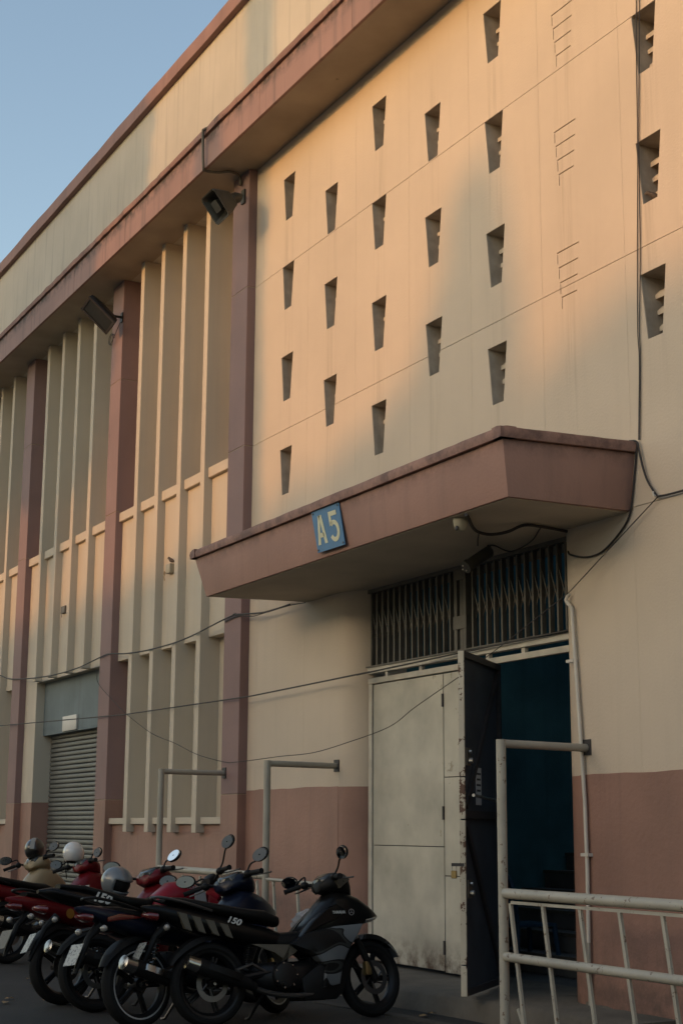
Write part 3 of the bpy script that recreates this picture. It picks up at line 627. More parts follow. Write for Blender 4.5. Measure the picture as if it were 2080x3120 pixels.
cable('thin sagging wire drooping from the shutter lintel across the door', path_on([r5(612, 700), r5(620, 790), r5(730, 915), r5(800, 985), r5(950, 1100), r5(1100, 1165), r5(1240, 1235), r5(1400, 1280), r7(650, 243), r7(900, 210), r7(1100, 188), r7(1300, 130), r7(1568, 30), r3b(370, 1330), r3b(680, 1115), r3b(880, 970), r3b(1130, 775), r3b(1420, 545)], lambda x, y: onY(x, y, -.17))+[onY(*q6(1150, 810), -.06), onY(*q6(1410, 530), -.03)], .0042)
for k, dx in ((0, 0), (1, 9)):
    cable(('left' if k == 0 else 'right')+' strand of the cable pair running down the wall right of the windows', path_on([(1937+dx, -60), (1937+dx, 170), (1941+dx*.4, 450), (1940+dx, 760), (1941+dx*.6, 1000), (1946+dx*.4, 1100), (1944+dx*.4, 1340)], lambda x, y: onY(x, y, -.012)), .0042)
cable('black cable curling from the canopy corner down to the wall hook', path_on([q6(1240, 188), q6(1283, 192), q6(1300, 250), q6(1320, 340), q6(1350, 430), q6(1395, 503), q6(1412, 525)], lambda x, y: onY(x, y, -.03)), .0085)
cable('thin wire falling behind the canopy corner to the door jamb', path_on([q6(1285, 200), q6(1272, 380), q6(1255, 560), q6(1240, 640), q6(1200, 720), q6(1110, 830), q6(1040, 880), q6(960, 896), q6(880, 880), q6(866, 860)], lambda x, y: onY(x, y, -.015)), .008)
cable('pair of wires leaving the wall hook towards the right', path_on([q6(1412, 525), q6(1480, 512), q6(1568, 488), q6(1700, 450)], lambda x, y: onY(x, y, -.03)), .0085)
hk = onY(*q6(1412, 522), -.01); tag(MB().tube([hk+V((0, .03, 0)), hk+V((0, -.04, 0)), hk+V((0, -.045, .03))], .009, 8).build('wall_hook', 'white_plate'), 'small white hook gathering the cables right of the canopy', 'hook')
# conduit on the right jamb
cp = path_on([r3b(1416, 560), r3b(1400, 590), r3b(1400, 610), r3b(1432, 655), r3b(1438, 700)], lambda x, y: onY(x, y, -.03))
pt = lambda x, y: onY(x, y, -.03)
ct_ = thing('conduit_pipe', 'thin cream conduit pipe running down the right door jamb', 'pipe', V((-9.72, -.03, .1)))
MB().tube(cp, .0155, 10).build('bend', 'pvc', ct_); MB().tube([pt(1100+1438/2.24, 1560+700/2.24), pt(1296+968/2, 2336+200/2), pt(1296+984/2, 2336+620/2), pt(1296+992/2, 2336+1072/2)], .0155, 12).build('pipe', 'pvc', ct_)
a = pt(1296+992/2, 2336+1072/2); MB().tube([a, V((a.x+.0, -.03, .02))], .014, 10).build('lower_pipe', 'pipe_grey', ct_)
for y in (1690/2.24+1560-300, 2336+537/2): p = pt(1740 if y < 2100 else 1785, y); MB().box(p.x-.045, p.x+.045, -.052, -.0, p.z-.012, p.z+.012).build('clip', 'pvc', ct_)
# conduit over the fascia to the horn
h1 = [onY(1245/2, 790/2, -.665), onY(1237/2, 815/2, -.67), onY(1240/2, 1010/2, -.635)]; sofz = TOP-.035
tag(MB().tube(smooth_path([h1[0]+V((.05, .05, .02))]+h1+[onZ(1255/2, 1040/2, sofz), onZ(1330/2, 1050/2, sofz), onZ(1400/2, 1045/2, sofz), onZ(1450/2, 1065/2, sofz), onY(1466/2, 1100/2, -.14), onY(1466/2, 1130/2, -.14)]), .018, 8).build('conduit_pipe', 'grille'), 'grey conduit bent over the eave fascia above the horn loudspeaker', 'pipe')
# ---- small wall boxes and bird
p = onY(*r5(408, 325), -.02); t = thing('vent_stub', 'small square pipe stub on the panel of the shutter bay', 'vent', p)
MB().box(p.x-.11, p.x+.09, -.05, -.001, p.z-.055, p.z+.055).build('body', 'grille', t, bevel=.004); MB().box(p.x-.05, p.x-.03, -.051, -.048, p.z-.12, p.z-.05).build('stain', 'iron_dark', t)
p = onY(*r5(1072, 68), -.03); t = thing('junction_box', 'small open junction box on the panel beside the canopy end', 'box', p)
MB().box(p.x-.075, p.x+.075, -.07, -.001, p.z-.06, p.z+.06).build('body', 'device_cream', t, bevel=.006); MB().tube([p+V((-.06, -.05, -.05)), p+V((-.09, -.05, -.1)), p+V((-.07, -.05, -.15))], .005, 5).build('straw', 'leaf_dry', t); MB().tube([p+V((-.05, -.05, -.05)), p+V((-.11, -.04, -.02)), p+V((-.13, -.04, -.06))], .004, 5).build('straw', 'leaf_dry', t)
def bird(c, d, label):
    t = thing('sparrow', label, 'bird', c); c = V(c); d = V(d).normalized(); sdv = V((-d.y, d.x, 0)); up = V((0, 0, 1))
    MB().rings([[c+up*(.03+z)+d*x+sdv*(math.cos(a)*r)+up*(math.sin(a)*r) for a in [k*math.pi/5 for k in range(10)]] for x, z, r in ((-.075, -.005, .006), (-.04, .008, .016), (-.01, .018, .028), (.02, .03, .028), (.04, .05, .021), (.055, .058, .02), (.07, .057, .012), (.082, .054, .002))]).build('body', 'bird', t)
    MB().obox(c+up*.02-d*.09, (d, sdv, up), (.03, .012, .003)).build('tail', 'bird', t)
    for s in (-1, 1): MB().tube([c+sdv*.01*s+up*.018, c+sdv*.012*s], .0025, 5).build('leg', 'brass', t)
bird(onY(*r5(1078, 40), -.04), (-1, -.3, 0), 'little sparrow perched on the junction box beside the canopy end')
q7 = niches[[i for i, q in enumerate(niches) if abs(q[0][0]+8.794) < .05 and abs(q[0][1]-6.748) < .05][0]]
bird(V((q7[3][0]+.07, .06, q7[3][1]+.002)), (-.8, -.6, 0), 'little sparrow sitting in the window niche at the right edge')
# ---- white plate on the shutter lintel
wp = [onY(*r5(*q), .12) for q in ((398, 995), (487, 988), (487, 1085), (398, 1095))]
tag(MB().box(wp[0].x+.02, wp[1].x, .105, .133, wp[3].z+.01, wp[0].z-.01).build('blank_plate', 'white_plate', bevel=.006), 'blank white plate fixed to the grey lintel above the roller shutter', 'plate')
# ---- padlock and paper on the open leaf
pl = onZ(1100+488/1.6, 2200+705/1.6, 1.13); e = H+du*(LW+.01)-dn*.06; pl = V((e.x, e.y, 1.14))
t = thing('padlock', 'small brass padlock hanging from the open door leaf edge', 'padlock', pl)
MB().obox(pl+V((0, 0, -.03)), (du, dn, V((0, 0, 1))), (.012, .022, .03)).build('case', 'brass', t, bevel=.004); MB().tube(smooth_path([pl+dn*-.015, pl+dn*-.015+V((0, 0, .035)), pl+V((0, 0, .052)), pl+dn*.015+V((0, 0, .035)), pl+dn*.015]), .0045, 6).build('shackle', 'steel', t)
MB().obox(e+V((0, 0, 1.185))+dn*.03, (du, dn, V((0, 0, 1))), (.006, .05, .012)).build('hasp', 'iron_dark', lc)
p = H+du*(LW-.50)+dn*.006; p.z = 1.80
t = thing('paper_notice', 'white printed notice taped to the inner face of the open leaf', 'notice', p)
MB().obox(p, (du, dn, V((0, 0, 1))), (.085, .001, .15)).build('sheet', 'paper', t)
for i in range(5): MB().obox(p+V((0, 0, .10-.045*i))+dn*.0016, (du, dn, V((0, 0, 1))), (.065-.01*(i % 2), .0004, .008)).build('print_line', 'iron_dark', t)
# ---- blue plastic chair inside the doorway
c = V((onY(1592, 2760, 1.0).x, 1.0, .185)); t = thing('plastic_chair', 'blue plastic chair standing just inside the dark doorway', 'chair', c); mat('chair_blue', (.02, .06, .11), .45)
MB().box(c.x-.22, c.x+.22, c.y-.22, c.y+.22, c.z+.41, c.z+.44).build('seat', 'chair_blue', t, bevel=.01)
MB().tube(smooth_path([c+V((-.2, -.2, .43)), c+V((-.21, -.24, .7)), c+V((-.12, -.26, .86)), c+V((.12, -.26, .86)), c+V((.21, -.24, .7)), c+V((.2, -.2, .43))]), .022, 8).build('back_frame', 'chair_blue', t)
for i in range(4): MB().box(c.x-.13+.08*i, c.x-.09+.08*i, c.y-.255, c.y-.235, c.z+.44, c.z+.86).build('back_slat', 'chair_blue', t)
for sx in (-1, 1):
    for sy in (-1, 1): MB().tube([c+V((.2*sx, .2*sy, .42)), c+V((.24*sx, .24*sy, .0))], [.025, .02], 8).build('leg', 'chair_blue', t)
# ================================================================== PIPE BARRIERS
def flange(p, t, y=0): MB().box(p.x-.05, p.x+.05, y-.012, y-.001, p.z-.06, p.z+.06).build('wall_flange', 'iron_dark', t)
BYr = -.90
t = thing('pipe_barrier', 'white chipped pipe barrier with slanted bars right of the door', 'barrier', (-9.47, BYr, 0))
MB().tube([(-9.47, BYr, -.05), (-9.47, BYr, 2.105)], .036, 16).build('post', 'pipe_paint', t)
MB().tube([(-9.47, BYr, 2.075), (-9.62, -.01, 2.075)], .031, 16).build('arm', 'pipe_grey', t); flange(V((-9.62, 0, 2.08)), t)
MB().tube([(-9.44, BYr, 1.005), (-4.6, BYr, 1.0)], .037, 16).build('rail', 'pipe_paint', t); MB().tube([(-9.44, BYr, .565), (-4.6, BYr, .555)], .033, 16).build('rail', 'pipe_paint', t)
MB().tube([(-4.6, BYr, -.05), (-4.6, BYr, 1.05)], .036, 14).build('post', 'pipe_paint', t)
MB().box(-9.36, -4.7, BYr-.012, BYr+.012, .935, .955).build('flat_rail', 'pipe_paint', t)
for i in range(12):
    x = -9.37+i*.425+(0 if i == 0 else -.03)
    if x > -4.9: break
    MB().obox(V((x+.07, BYr+.001*(i % 3), .51)), (V((.155, 0, -.85)).normalized(), V((0, 1, 0)), V((.85, 0, .155)).normalized()), (.435, .010, .014)).build('slant_bar', 'pipe_paint', t)
MB().obox(V((-9.24, BYr, .12)), (V((.5, 0, -.85)).normalized(), V((0, 1, 0)), V((.85, 0, .5)).normalized()), (.12, .009, .013)).build('foot_brace', 'pipe_paint', t)
pa = onY(488, 2500, -.92); pm = onY(812, 2500, -.86)
t = thing('pipe_barrier', 'grey pipe barrier with two tall posts behind the parked motorcycles', 'barrier', (pa.x, -.92, 0))
for p, wx, wy in ((pa, -16.30, -.11), (pm, -13.75, 0)):
    MB().tube([(p.x, p.y, -.05), (p.x, p.y, 2.10)], .034, 16).build('post', 'pipe_grey', t); MB().tube([(p.x, p.y, 2.072), (wx, wy-.01, 2.072)], .030, 16).build('arm', 'pipe_grey', t); flange(V((wx, 0, 2.075)), t, wy)
MB().tube([(pa.x, pa.y, 1.02), (pm.x, pm.y, 1.01)], .035, 16).build('rail', 'pipe_paint', t); MB().tube([(pa.x, pa.y, .56), (pm.x, pm.y, .56)], .032, 14).build('rail', 'pipe_paint', t)
MB().tube([(pm.x, pm.y, .98), (pm.x+1.0, pm.y+.02, .97)], .016, 8).build('side_bar', 'pipe_grey', t)
n = 6
for i in range(n):
    x = pa.x+.2+(pm.x-pa.x-.3)*i/(n-1); MB().obox(V((x+.05, (pa.y+pm.y)/2, .52)), (V((.155, 0, -.85)).normalized(), V((0, 1, 0)), V((.85, 0, .155)).normalized()), (.45, .010, .014)).build('slant_bar', 'pipe_paint', t)
for i in range(2): MB().obox(V((pm.x+.22+.5*i, pm.y+.01, .5)), (V((.12, 0, -.85)).normalized(), V((0, 1, 0)), V((.85, 0, .12)).normalized()), (.47, .010, .014)).build('slant_bar', 'pipe_paint', t)
# ================================================================== LITTER AND WEED
rl = random.Random(4)
lf = [(103, 2999), (140, 3049), (92, 2985), (16, 3057), (30, 3045), (240, 3060), (1316, 3091), (1345, 3075), (1290, 3098)]
for i, (x, y) in enumerate(lf):
    p = onZ(x, y, .006); a = rl.uniform(0, 6.3); s = rl.uniform(.04, .075); b = MB(); e1 = V((math.cos(a), math.sin(a), 0)); e2 = V((-e1.y, e1.x, 0))
    out = [(-1, 0, .01), (-.6, .38, .02), (-.1, .5, .03), (.4, .34, .02), (1, 0, .015), (.4, -.34, .03), (-.1, -.5, .02), (-.6, -.38, .03)]
    b.add([p+V((0, 0, .012))]+[p+e1*u*s+e2*v*s+V((0, 0, w_*.6)) for u, v, w_ in out], [(0, k+1, (k+1) % 8+1) for k in range(8)])
    tag(b.build('dry_leaf', 'leaf_dry'), 'curled dry brown leaf lying on the dark asphalt by the motorcycles' if i < 6 else 'curled dry brown leaf at the foot of the concrete apron', 'leaf', 'dry leaves on the asphalt' if i < 6 else 'dry leaves by the apron')
p = onZ(1296+1120/2, 2336+1568/2, .0); p = V((p.x, p.y, 0)); t = thing('weed', 'small green weed sprouting at the foot of the brown wall', 'plant', p)
for i in range(26):
    a = rl.uniform(0, 6.3); l = rl.uniform(.05, .14); d = V((math.cos(a)*.6, math.sin(a)*.6, rl.uniform(.6, 1.2))).normalized(); sdv = V((-d.y, d.x, 0)).normalized(); c = p+d*l
    MB().add([c-d*.02, c+sdv*.022, c+d*.045+V((0, 0, -.006)), c-sdv*.022], [(0, 1, 2, 3)]).build('leaf', 'leaf_green', t)
for i in range(5): a = i*1.3; MB().tube([p, p+V((math.cos(a)*.04, math.sin(a)*.04, .10))], .003, 5).build('stem', 'leaf_green', t)
# ================================================================== MOTORCYCLES AND HELMETS
def gloss(name, c, **k): return mat(name, c, .33, var=.06, vscale=4, coat=.12, spec=.16, **k)
gloss('paint_black', (.006, .006, .006)); gloss('paint_red', (.20, .008, .016)); gloss('paint_navy', (.007, .010, .022)); gloss('paint_maroon', (.12, .007, .010)); gloss('paint_beige', (.30, .235, .145))
mat('trim_black', (.010, .010, .010), .5, spec=.15, var=.2, vscale=10); mat('seat_vinyl', (.008, .008, .008), .5, spec=.18, var=.2, vscale=10, bump=.15, bscale=120); mat('rubber', (.010, .010, .010), .8, spec=.2, var=.2, vscale=15)
mat('alloy_black', (.014, .014, .015), .4, .5); mat('chrome', (.36, .36, .35), .22, 1.0, var=.1); mat('alloy_grey', (.09, .09, .09), .4, .8); mat('disc_steel', (.15, .145, .14), .35, .9); mat('mirror', (.62, .64, .66), .03, 1.0, var=0)
mat('lens_red', (.11, .008, .007), .15, coat=1.); mat('lens_clear', (.22, .21, .19), .15, coat=1.); mat('lens_amber', (.40, .30, .20), .15, coat=1.); mat('plate_white', (.40, .40, .36), .5, spots=.53, spotcol=(.10, .10, .10), spotscale=48)
mat('plate_grey', (.17, .155, .12), .6, spots=.6, spotcol=(.06, .06, .05), spotscale=55); mat('decal_white', (.55, .55, .52), .4); mat('decal_khaki', (.085, .075, .055), .45); mat('decal_grey', (.22, .22, .22), .4); mat('rim_stripe', (.42, .42, .41), .45, .3); mat('sticker_orange', (.30, .13, .012), .5)
def camo():
    m = bpy.data.materials.new('camo'); m.use_nodes = True; n = m.node_tree; L = n.links.new; b = n.nodes['Principled BSDF']; g = n.nodes.new('ShaderNodeTexCoord')
    mp = n.nodes.new('ShaderNodeMapping'); mp.inputs['Scale'].default_value = (4.5, 2, 8); L(g.outputs['Object'], mp.inputs['Vector'])
    t = n.nodes.new('ShaderNodeTexNoise'); t.inputs['Scale'].default_value = 1.0; t.inputs['Detail'].default_value = 0; t.inputs['Distortion'].default_value = .4; L(mp.outputs[0], t.inputs['Vector'])
    r = n.nodes.new('ShaderNodeValToRGB'); r.color_ramp.interpolation = 'CONSTANT'; e = r.color_ramp.elements
    e[0].position = 0; e[0].color = (.010, .010, .010, 1); e[1].position = .42; e[1].color = (.038, .040, .038, 1)
    for p, c in ((.49, (.012, .012, .012, 1)), (.54, (.13, .14, .145, 1))): q = e.new(p); q.color = c
    L(t.outputs['Fac'], r.inputs[0]); L(r.outputs[0], b.inputs['Base Color']); b.inputs['Roughness'].default_value = .4; b.inputs['Specular IOR Level'].default_value = .15; M['camo'] = m
camo()
def rot_about(p, ax, ang): return Matrix.Translation(p) @ Matrix.Rotation(ang, 4, ax) @ Matrix.Translation(-V(p))
def bike(label, loc, heading, lean, kind, paint, steer=18, tank=None, scale=1.0, stripe=False, plate='plate_white', seat_up=0., disc_rear=True, twin=False, head='cowl', tail='paint', wb=1.30, front_panel=None, decal=None, mirror_up=(0, 0), mirror_pitch=(-5, -5), muffler_tip='chrome'):
    t = thing('motorcycle', label, 'motorcycle', loc, 'motorcycles parked beside the hall', local=True)
    t.rotation_euler = (Matrix.Rotation(R(heading), 3, 'Z') @ Matrix.Rotation(R(-lean), 3, 'X')).to_euler(); t.scale = (scale,)*3
    P = paint; ra, fa = V((0, 0, .295)), V((wb, 0, .285)); x = wb-1.30                      # x: stretch of the front half
    S0 = V((wb-.035, 0, .285)); S1 = V((wb-.30, 0, .86)); SA = (S1-S0).normalized(); SM = rot_about(S1, SA, R(steer))
    def st(mb): return mb.xf(SM)
    # wheels
    def wheel(c, r, w, xf, nm, disc):
        rim = MB(); rr = r-.075
        prof = [(rr, -w*.36), (rr+.018, -w*.40), (rr+.018, -w*.30), (rr-.012, -w*.18), (rr-.012, w*.18), (rr+.018, w*.30), (rr+.018, w*.40), (rr, w*.36), (rr-.022, w*.12), (rr-.022, -w*.12)]
        rim.lathe(prof, c, (0, 1, 0), 36, False, True); rim.lathe([(.045, -.05), (.05, -.03), (.05, .03), (.045, .05)], c, (0, 1, 0), 16)
        for i in range(5):
            for s in (-1, 1):
                a = i*2*math.pi/5+.16*s; a2 = i*2*math.pi/5+.07*s
                rim.tube([c+V((.04*math.cos(a), 0, .04*math.sin(a))), c+V(((rr-.015)*math.cos(a2), 0, (rr-.015)*math.sin(a2)))], [.016, .011], 6)
        ty = MB().lathe([(rr+.016, -w*.40), (r-.045, -w*.5), (r-.022, -w*.46), (r-.006, -w*.28), (r, 0), (r-.006, w*.28), (r-.022, w*.46), (r-.045, w*.5), (rr+.016, w*.40)], c, (0, 1, 0), 44, False, True)
        sp = None
        if stripe: sp = MB().lathe([(rr+.021, -w*.42), (rr+.021, -w*.41), (rr+.008, -w*.41), (rr+.008, -w*.42)], c, (0, 1, 0), 40, False, True)
        ds = None
        if disc:
            yd = -w*.5-.012; ds = MB().lathe([(.125, yd), (.125, yd-.004), (.085, yd-.004), (.085, yd)], c, (0, 1, 0), 36, False, True)
            for i in range(6): a = i*math.pi/3; ds.tube([c+V((.04*math.cos(a), yd, .04*math.sin(a))), c+V((.09*math.cos(a+.5), yd, .09*math.sin(a+.5)))], .007, 5)
        for q in (rim, ty, sp, ds):
            if q is not None and xf: q.xf(xf)
        wo = rim.build(nm, 'alloy_black', t); ty.build('tyre', 'rubber', wo)
        if sp: sp.build('rim_stripe', 'rim_stripe', wo)
        if ds: ds.build('brake_disc', 'disc_steel', wo)
    wheel(ra, .295, .115, None, 'rear_wheel', disc_rear); wheel(fa, .285, .088, SM, 'front_wheel', True)
    # fork and front fender
    for s in (-1, 1):
        st(MB().tube([fa+V((0, .078*s, -.01)), V((wb-.15, .078*s, .57))], .026, 10)).build('fork_leg', 'trim_black', t); st(MB().tube([V((wb-.15, .078*s, .57)), V((wb-.285, .078*s, .84))], .017, 10)).build('fork_tube', 'chrome', t)
    st(MB().box(fa.x-.10, fa.x-.045, -.10, -.055, .30, .40)).build('brake_caliper', 'brass', t, bevel=.01)
    def arcshell(c, r0, a0, a1, w0, th, n=12, drop=.035):
        rs = []
        for i in range(n+1):
            a = R(a0+(a1-a0)*i/n); d = V((math.cos(a), 0, math.sin(a))); k = math.sin(math.pi*min(max((i+.6)/(n+1.2), 0), 1)); ww = w0*(.55+.45*k)
            rs.append([c+d*(r0-drop*k)+V((0, -ww, 0)), c+d*(r0+.004)+V((0, -ww*.8, 0)), c+d*(r0+.016)+V((0, 0, 0)), c+d*(r0+.004)+V((0, ww*.8, 0)), c+d*(r0-drop*k)+V((0, ww, 0)), c+d*(r0-th)+V((0, ww*.7, 0)), c+d*(r0+.008-th)+V((0, 0, 0)), c+d*(r0-th)+V((0, -ww*.7, 0))])
        return MB().rings(rs)
    st(arcshell(fa, .318, 28, 128, .07, .008)).build('front_fender', P if kind != 'sport' else 'camo', t, smooth=50)
    arcshell(ra, .330, 70, 155, .07, .008).build('rear_fender', 'trim_black', t, smooth=50)
    # handlebar, grips, levers, mirrors
    hx = wb-.34; hz = 1.0 if kind != 'naked' else .99
    st(MB().tube(smooth_path([(hx-.12, -.35, hz-.01), (hx-.05, -.2, hz+.015), (hx+.02, -.06, hz-.02), (hx+.02, .06, hz-.02), (hx-.05, .2, hz+.015), (hx-.12, .35, hz-.01)]), .012, 8)).build('handlebar', 'trim_black', t)
    for s in (-1, 1):
        st(MB().tube([(hx-.065, .225*s, hz+.01), (hx-.07, .24*s, hz+.008), (hx-.12, .35*s, hz-.01), (hx-.123, .356*s, hz-.011)], [.015, .019, .018, .022], 10)).build('grip', 'rubber', t)
        st(MB().tube(smooth_path([(hx-.02, .19*s, hz+.005), (hx+.02, .23*s, hz), (hx-.01, .36*s, hz-.018), (hx-.015, .375*s, hz-.016)], 4), .0065, 6)).build('lever', 'alloy_grey', t)
        st(MB().ell(V((hx-.05, .195*s, hz+.012)), (.035, .035, .03))).build('switch_pod', 'trim_black', t)
        mu = mirror_up[0 if s < 0 else 1]; mc = V((hx-.07, (.33+.02)*s, hz+.15+mu)); mpz = mirror_pitch[0 if s < 0 else 1]
        st(MB().tube(smooth_path([(hx-.045, .19*s, hz+.03), (hx-.03, .22*s, hz+.08), (hx-.06, .29*s, hz+.11+mu*.8), mc+V((.015, -.03*s, -.025))], 4), .0075, 6)).build('mirror_stalk', 'trim_black', t)
        tilt = Matrix.Rotation(R(12*s), 3, 'Z') @ Matrix.Rotation(R(mpz), 3, 'Y'); ax = [tilt @ V(v) for v in ((0, 1, 0), (.0, .25*s, 1), (1, 0, 0))]; ax[1].normalize()
        mo = st(MB().ell(mc, (.082, .052, .022), ax, 18, 7)).build('mirror_shell', 'trim_black', t)
        gl = MB().lathe([(.0, 0), (1, 0)], (0, 0, 0), (0, 0, 1), 18, False); gl.v = [mc-ax[2]*.0215+ax[0]*(p.x*.074)+ax[1]*(p.y*.046) for p in gl.v]
        st(gl.rings([[mc-ax[2]*(.0215-.012*k)+ax[0]*(.074*math.cos(a))+ax[1]*(.046*math.sin(a)) for a in [j*math.pi/9 for j in range(18)]] for k in (0, 1)], False)).build('mirror_glass', 'mirror', mo)
    # head
    if kind == 'naked':
        st(MB().loft([(wb-.30, .87, .07, .06), (wb-.24, .88, .095, .085), (wb-.17, .87, .10, .09), (wb-.12, .86, .08, .075)])).build('headlight_shell', P, t, smooth=50)
        st(MB().loft([(wb-.125, .86, .082, .076), (wb-.10, .858, .06, .055), (wb-.09, .857, .02, .02)])).build('headlight', 'lens_clear', t, smooth=60)
        st(MB().loft([(wb-.36, .965, .05, .03), (wb-.30, .99, .075, .05), (wb-.24, .97, .07, .05), (wb-.22, .95, .04, .03)])).build('gauge', 'trim_black', t, smooth=50)
    else:
        hp = 'trim_black' if kind == 'sport' else P
        st(MB().loft([(hx-.08, .965, .05, .035), (hx-.03, .985, .14, .06), (hx+.05, .985, .17, .075), (hx+.13, .955, .14, .08), (hx+.18, .92, .08, .06), (hx+.20, .90, .03, .03)])).build('handlebar_cowl', hp, t, smooth=50)
        st(MB().loft([(hx-.075, 1.0, .06, .025), (hx-.02, 1.035, .10, .03), (hx+.04, 1.05, .10, .022), (hx+.07, 1.045, .05, .012)])).build('gauge', 'glass_dark', t, smooth=50)
        if kind == 'sport':
            for s in (-1, 1): st(MB().panel([(hx-.02, .99), (hx+.06, 1.045), (hx+.12, 1.0), (hx+.02, .935)], .135*s, .168*s, .012)).build('cowl_trim', 'decal_khaki', t)
        else: st(MB().loft([(hx+.17, .925, .085, .045), (hx+.205, .905, .06, .035), (hx+.215, .90, .02, .015)])).build('headlight', 'lens_clear', t, smooth=60)
    # bodywork
    if kind == 'naked':
        MB().loft([(.43, .72, .08, .06), (.50, .78, .12, .10), (.62, .85, .145, .12), (.76, .87, .15, .115), (.88, .85, .13, .09), (.95, .82, .08, .06)], 22, 2.4).build('fuel_tank', P, t, smooth=60)
        for s in (-1, 1):
            MB().panel([(.80, .90), (.90, .89), (.92, .72), (.82, .66)], .11*s, .155*s, .015).build('tank_stripe', 'decal_grey', t); MB().panel([(.93, .86), (1.02, .80), (.98, .62), (.86, .60), (.92, .72)], .10*s, .15*s, .015).build('radiator_shroud', P, t)
            MB().panel([(.50, .66), (.84, .62), (.76, .50), (.52, .52)], .07*s, .11*s, .015).build('side_cover', 'trim_black', t)
        MB().lathe([(.04, 0), (.042, .012), (.03, .018)], V((.66, 0, .955)), (0, 0, 1), 14).build('fuel_cap', 'chrome', t)
        MB().loft([(-.30, .95, .07, .02), (-.10, .925, .105, .03), (.05, .88, .12, .035), (.25, .82, .13, .045), (.42, .80, .11, .045), (.50, .84, .07, .03)], 18, 2.6).build('seat', 'seat_vinyl', t, smooth=60)
        MB().loft([(-.46, .915, .03, .015), (-.36, .90, .085, .045), (-.15, .855, .11, .065), (.10, .80, .12, .08), (.35, .68, .11, .07), (.48, .66, .08, .05)], 18, 2.4).build('tail', 'paint_black', t, smooth=60)
    else:
        if kind == 'scooter':
            MB().loft([(-.48, .76, .05, .04), (-.40, .75, .11, .09), (-.2, .70, .15, .13), (.05, .66, .165, .14), (.28, .60, .16, .13), (.45, .52, .12, .10), (.55, .46, .08, .06)], 20, 2.5).build('tail', P, t, smooth=60)
            MB().loft([(-.36, .865, .08, .02), (-.2, .86, .12, .04), (.05, .835, .14, .045), (.28, .79, .14, .05), (.45, .74, .12, .05), (.55, .68, .07, .04)], 18, 2.6).build('seat', 'seat_vinyl', t, smooth=60)
        else:
            MB().loft([(-.50, .845, .02, .012), (-.40, .82, .07, .045), (-.20, .765, .11, .075), (.05, .70, .125, .085), (.30, .64, .12, .08), (.50, .60, .09, .07), (.62, .58, .06, .05)], 20, 2.4).build('tail', P if tail == 'paint' else tail, t, smooth=60)
            MB().loft([(-.34, .895+seat_up, .06, .018), (-.18, .87+seat_up, .10, .035), (.05, .82+seat_up, .125, .04), (.28, .775, .135, .045), (.44, .755, .12, .05), (.56, .72, .075, .04)], 18, 2.6).build('seat', 'seat_vinyl', t, smooth=60)
        # leg shield and nose
        def zz(x_, a_, b_, w_): return (x_, (a_+b_)/2, w_, (b_-a_)/2)
        MB().loft([zz(wb-.64, .575, .625, .05), zz(wb-.52, .575, .74, .095), zz(wb-.42, .58, .85, .135), zz(wb-.33, .60, .925, .155), zz(wb-.23, .63, .925, .15), zz(wb-.12, .665, .885, .13), zz(wb-.02, .69, .825, .095), zz(wb+.06, .712, .77, .045), zz(wb+.095, .73, .745, .012)], 22, 3.4).build('front_fairing', P, t, smooth=50)
        MB().loft([(.46, .60, .07, .05), (.58, .57, .085, .07), (wb-.58, .56, .09, .09), (wb-.44, .58, .10, .10)], 16, 2.4).build('frame_cover', 'trim_black', t, smooth=60)
        for s in (-1, 1):
            MB().panel([(wb-.74, .545), (wb-.60, .625), (wb-.36, .665), (wb-.12, .68), (wb-.17, .60), (wb-.25, .50), (wb-.31, .40), (wb-.35, .25), (wb-.48, .23), (wb-.46, .38), (wb-.56, .48)], .07*s, .168*s, .018).build('leg_shield', front_panel or P, t, smooth=40)
        MB().loft([(wb-.06, .705, .115, .016), (wb+.0, .712, .092, .02), (wb+.06, .725, .05, .016), (wb+.09, .735, .015, .006)]).build('position_lamp', 'lens_clear', t, smooth=60)
    # engine block, exhaust, swing arm, shock
    MB().loft([(.34, .33, .07, .05), (.40, .33, .11, .10), (.55, .32, .125, .115), (.70, .32, .125, .11), (.80, .35, .10, .09), (.85, .38, .07, .06)], 16, 3).build('engine', 'alloy_black', t, smooth=40)
    ev = MB().lathe([(.0, 0), (.06, -.001), (.09, .006), (.10, .025), (.10, .05)], V((.56, -.155, .33)), (0, 1, 0), 20); ev.build('clutch_cover', 'alloy_black', t)
    for i in range(7): a = i*.9; MB().tube([V((.56+.088*math.cos(a), -.158, .33+.088*math.sin(a))), V((.56+.088*math.cos(a), -.14, .33+.088*math.sin(a)))], .007, 6).build('bolt', 'chrome', t)
    m = MB()
    for i in range(6): m.box(.80+.03*i, .815+.03*i, -.075, .075, .34+.006*i, .45+.006*i)
    m.build('cylinder', 'alloy_black', t)
    MB().tube(smooth_path([(.92, -.03, .36), (.93, -.08, .27), (.84, -.11, .20), (.6, -.13, .185), (.38, -.15, .22), (.25, -.165, .27)]), .02, 10).build('exhaust_pipe', 'alloy_grey' if muffler_tip == 'chrome' else 'trim_black', t)
    mf = MB().tube([(.30, -.165, .25), (.22, -.17, .29), (.0, -.18, .365), (-.16, -.185, .42), (-.20, -.187, .433)], [.028, .045, .055, .058, .05], 16).build('muffler', 'trim_black', t)
    MB().tube([(-.165, -.185, .422), (-.25, -.188, .452), (-.255, -.188, .454)], [.059, .052, .03], 16).build('muffler_tip', muffler_tip, mf); MB().panel([(.15, .30), (.17, .35), (-.08, .43), (-.10, .39)], -.225, -.242, .008).build('heat_shield', muffler_tip if twin else 'trim_black', mf)
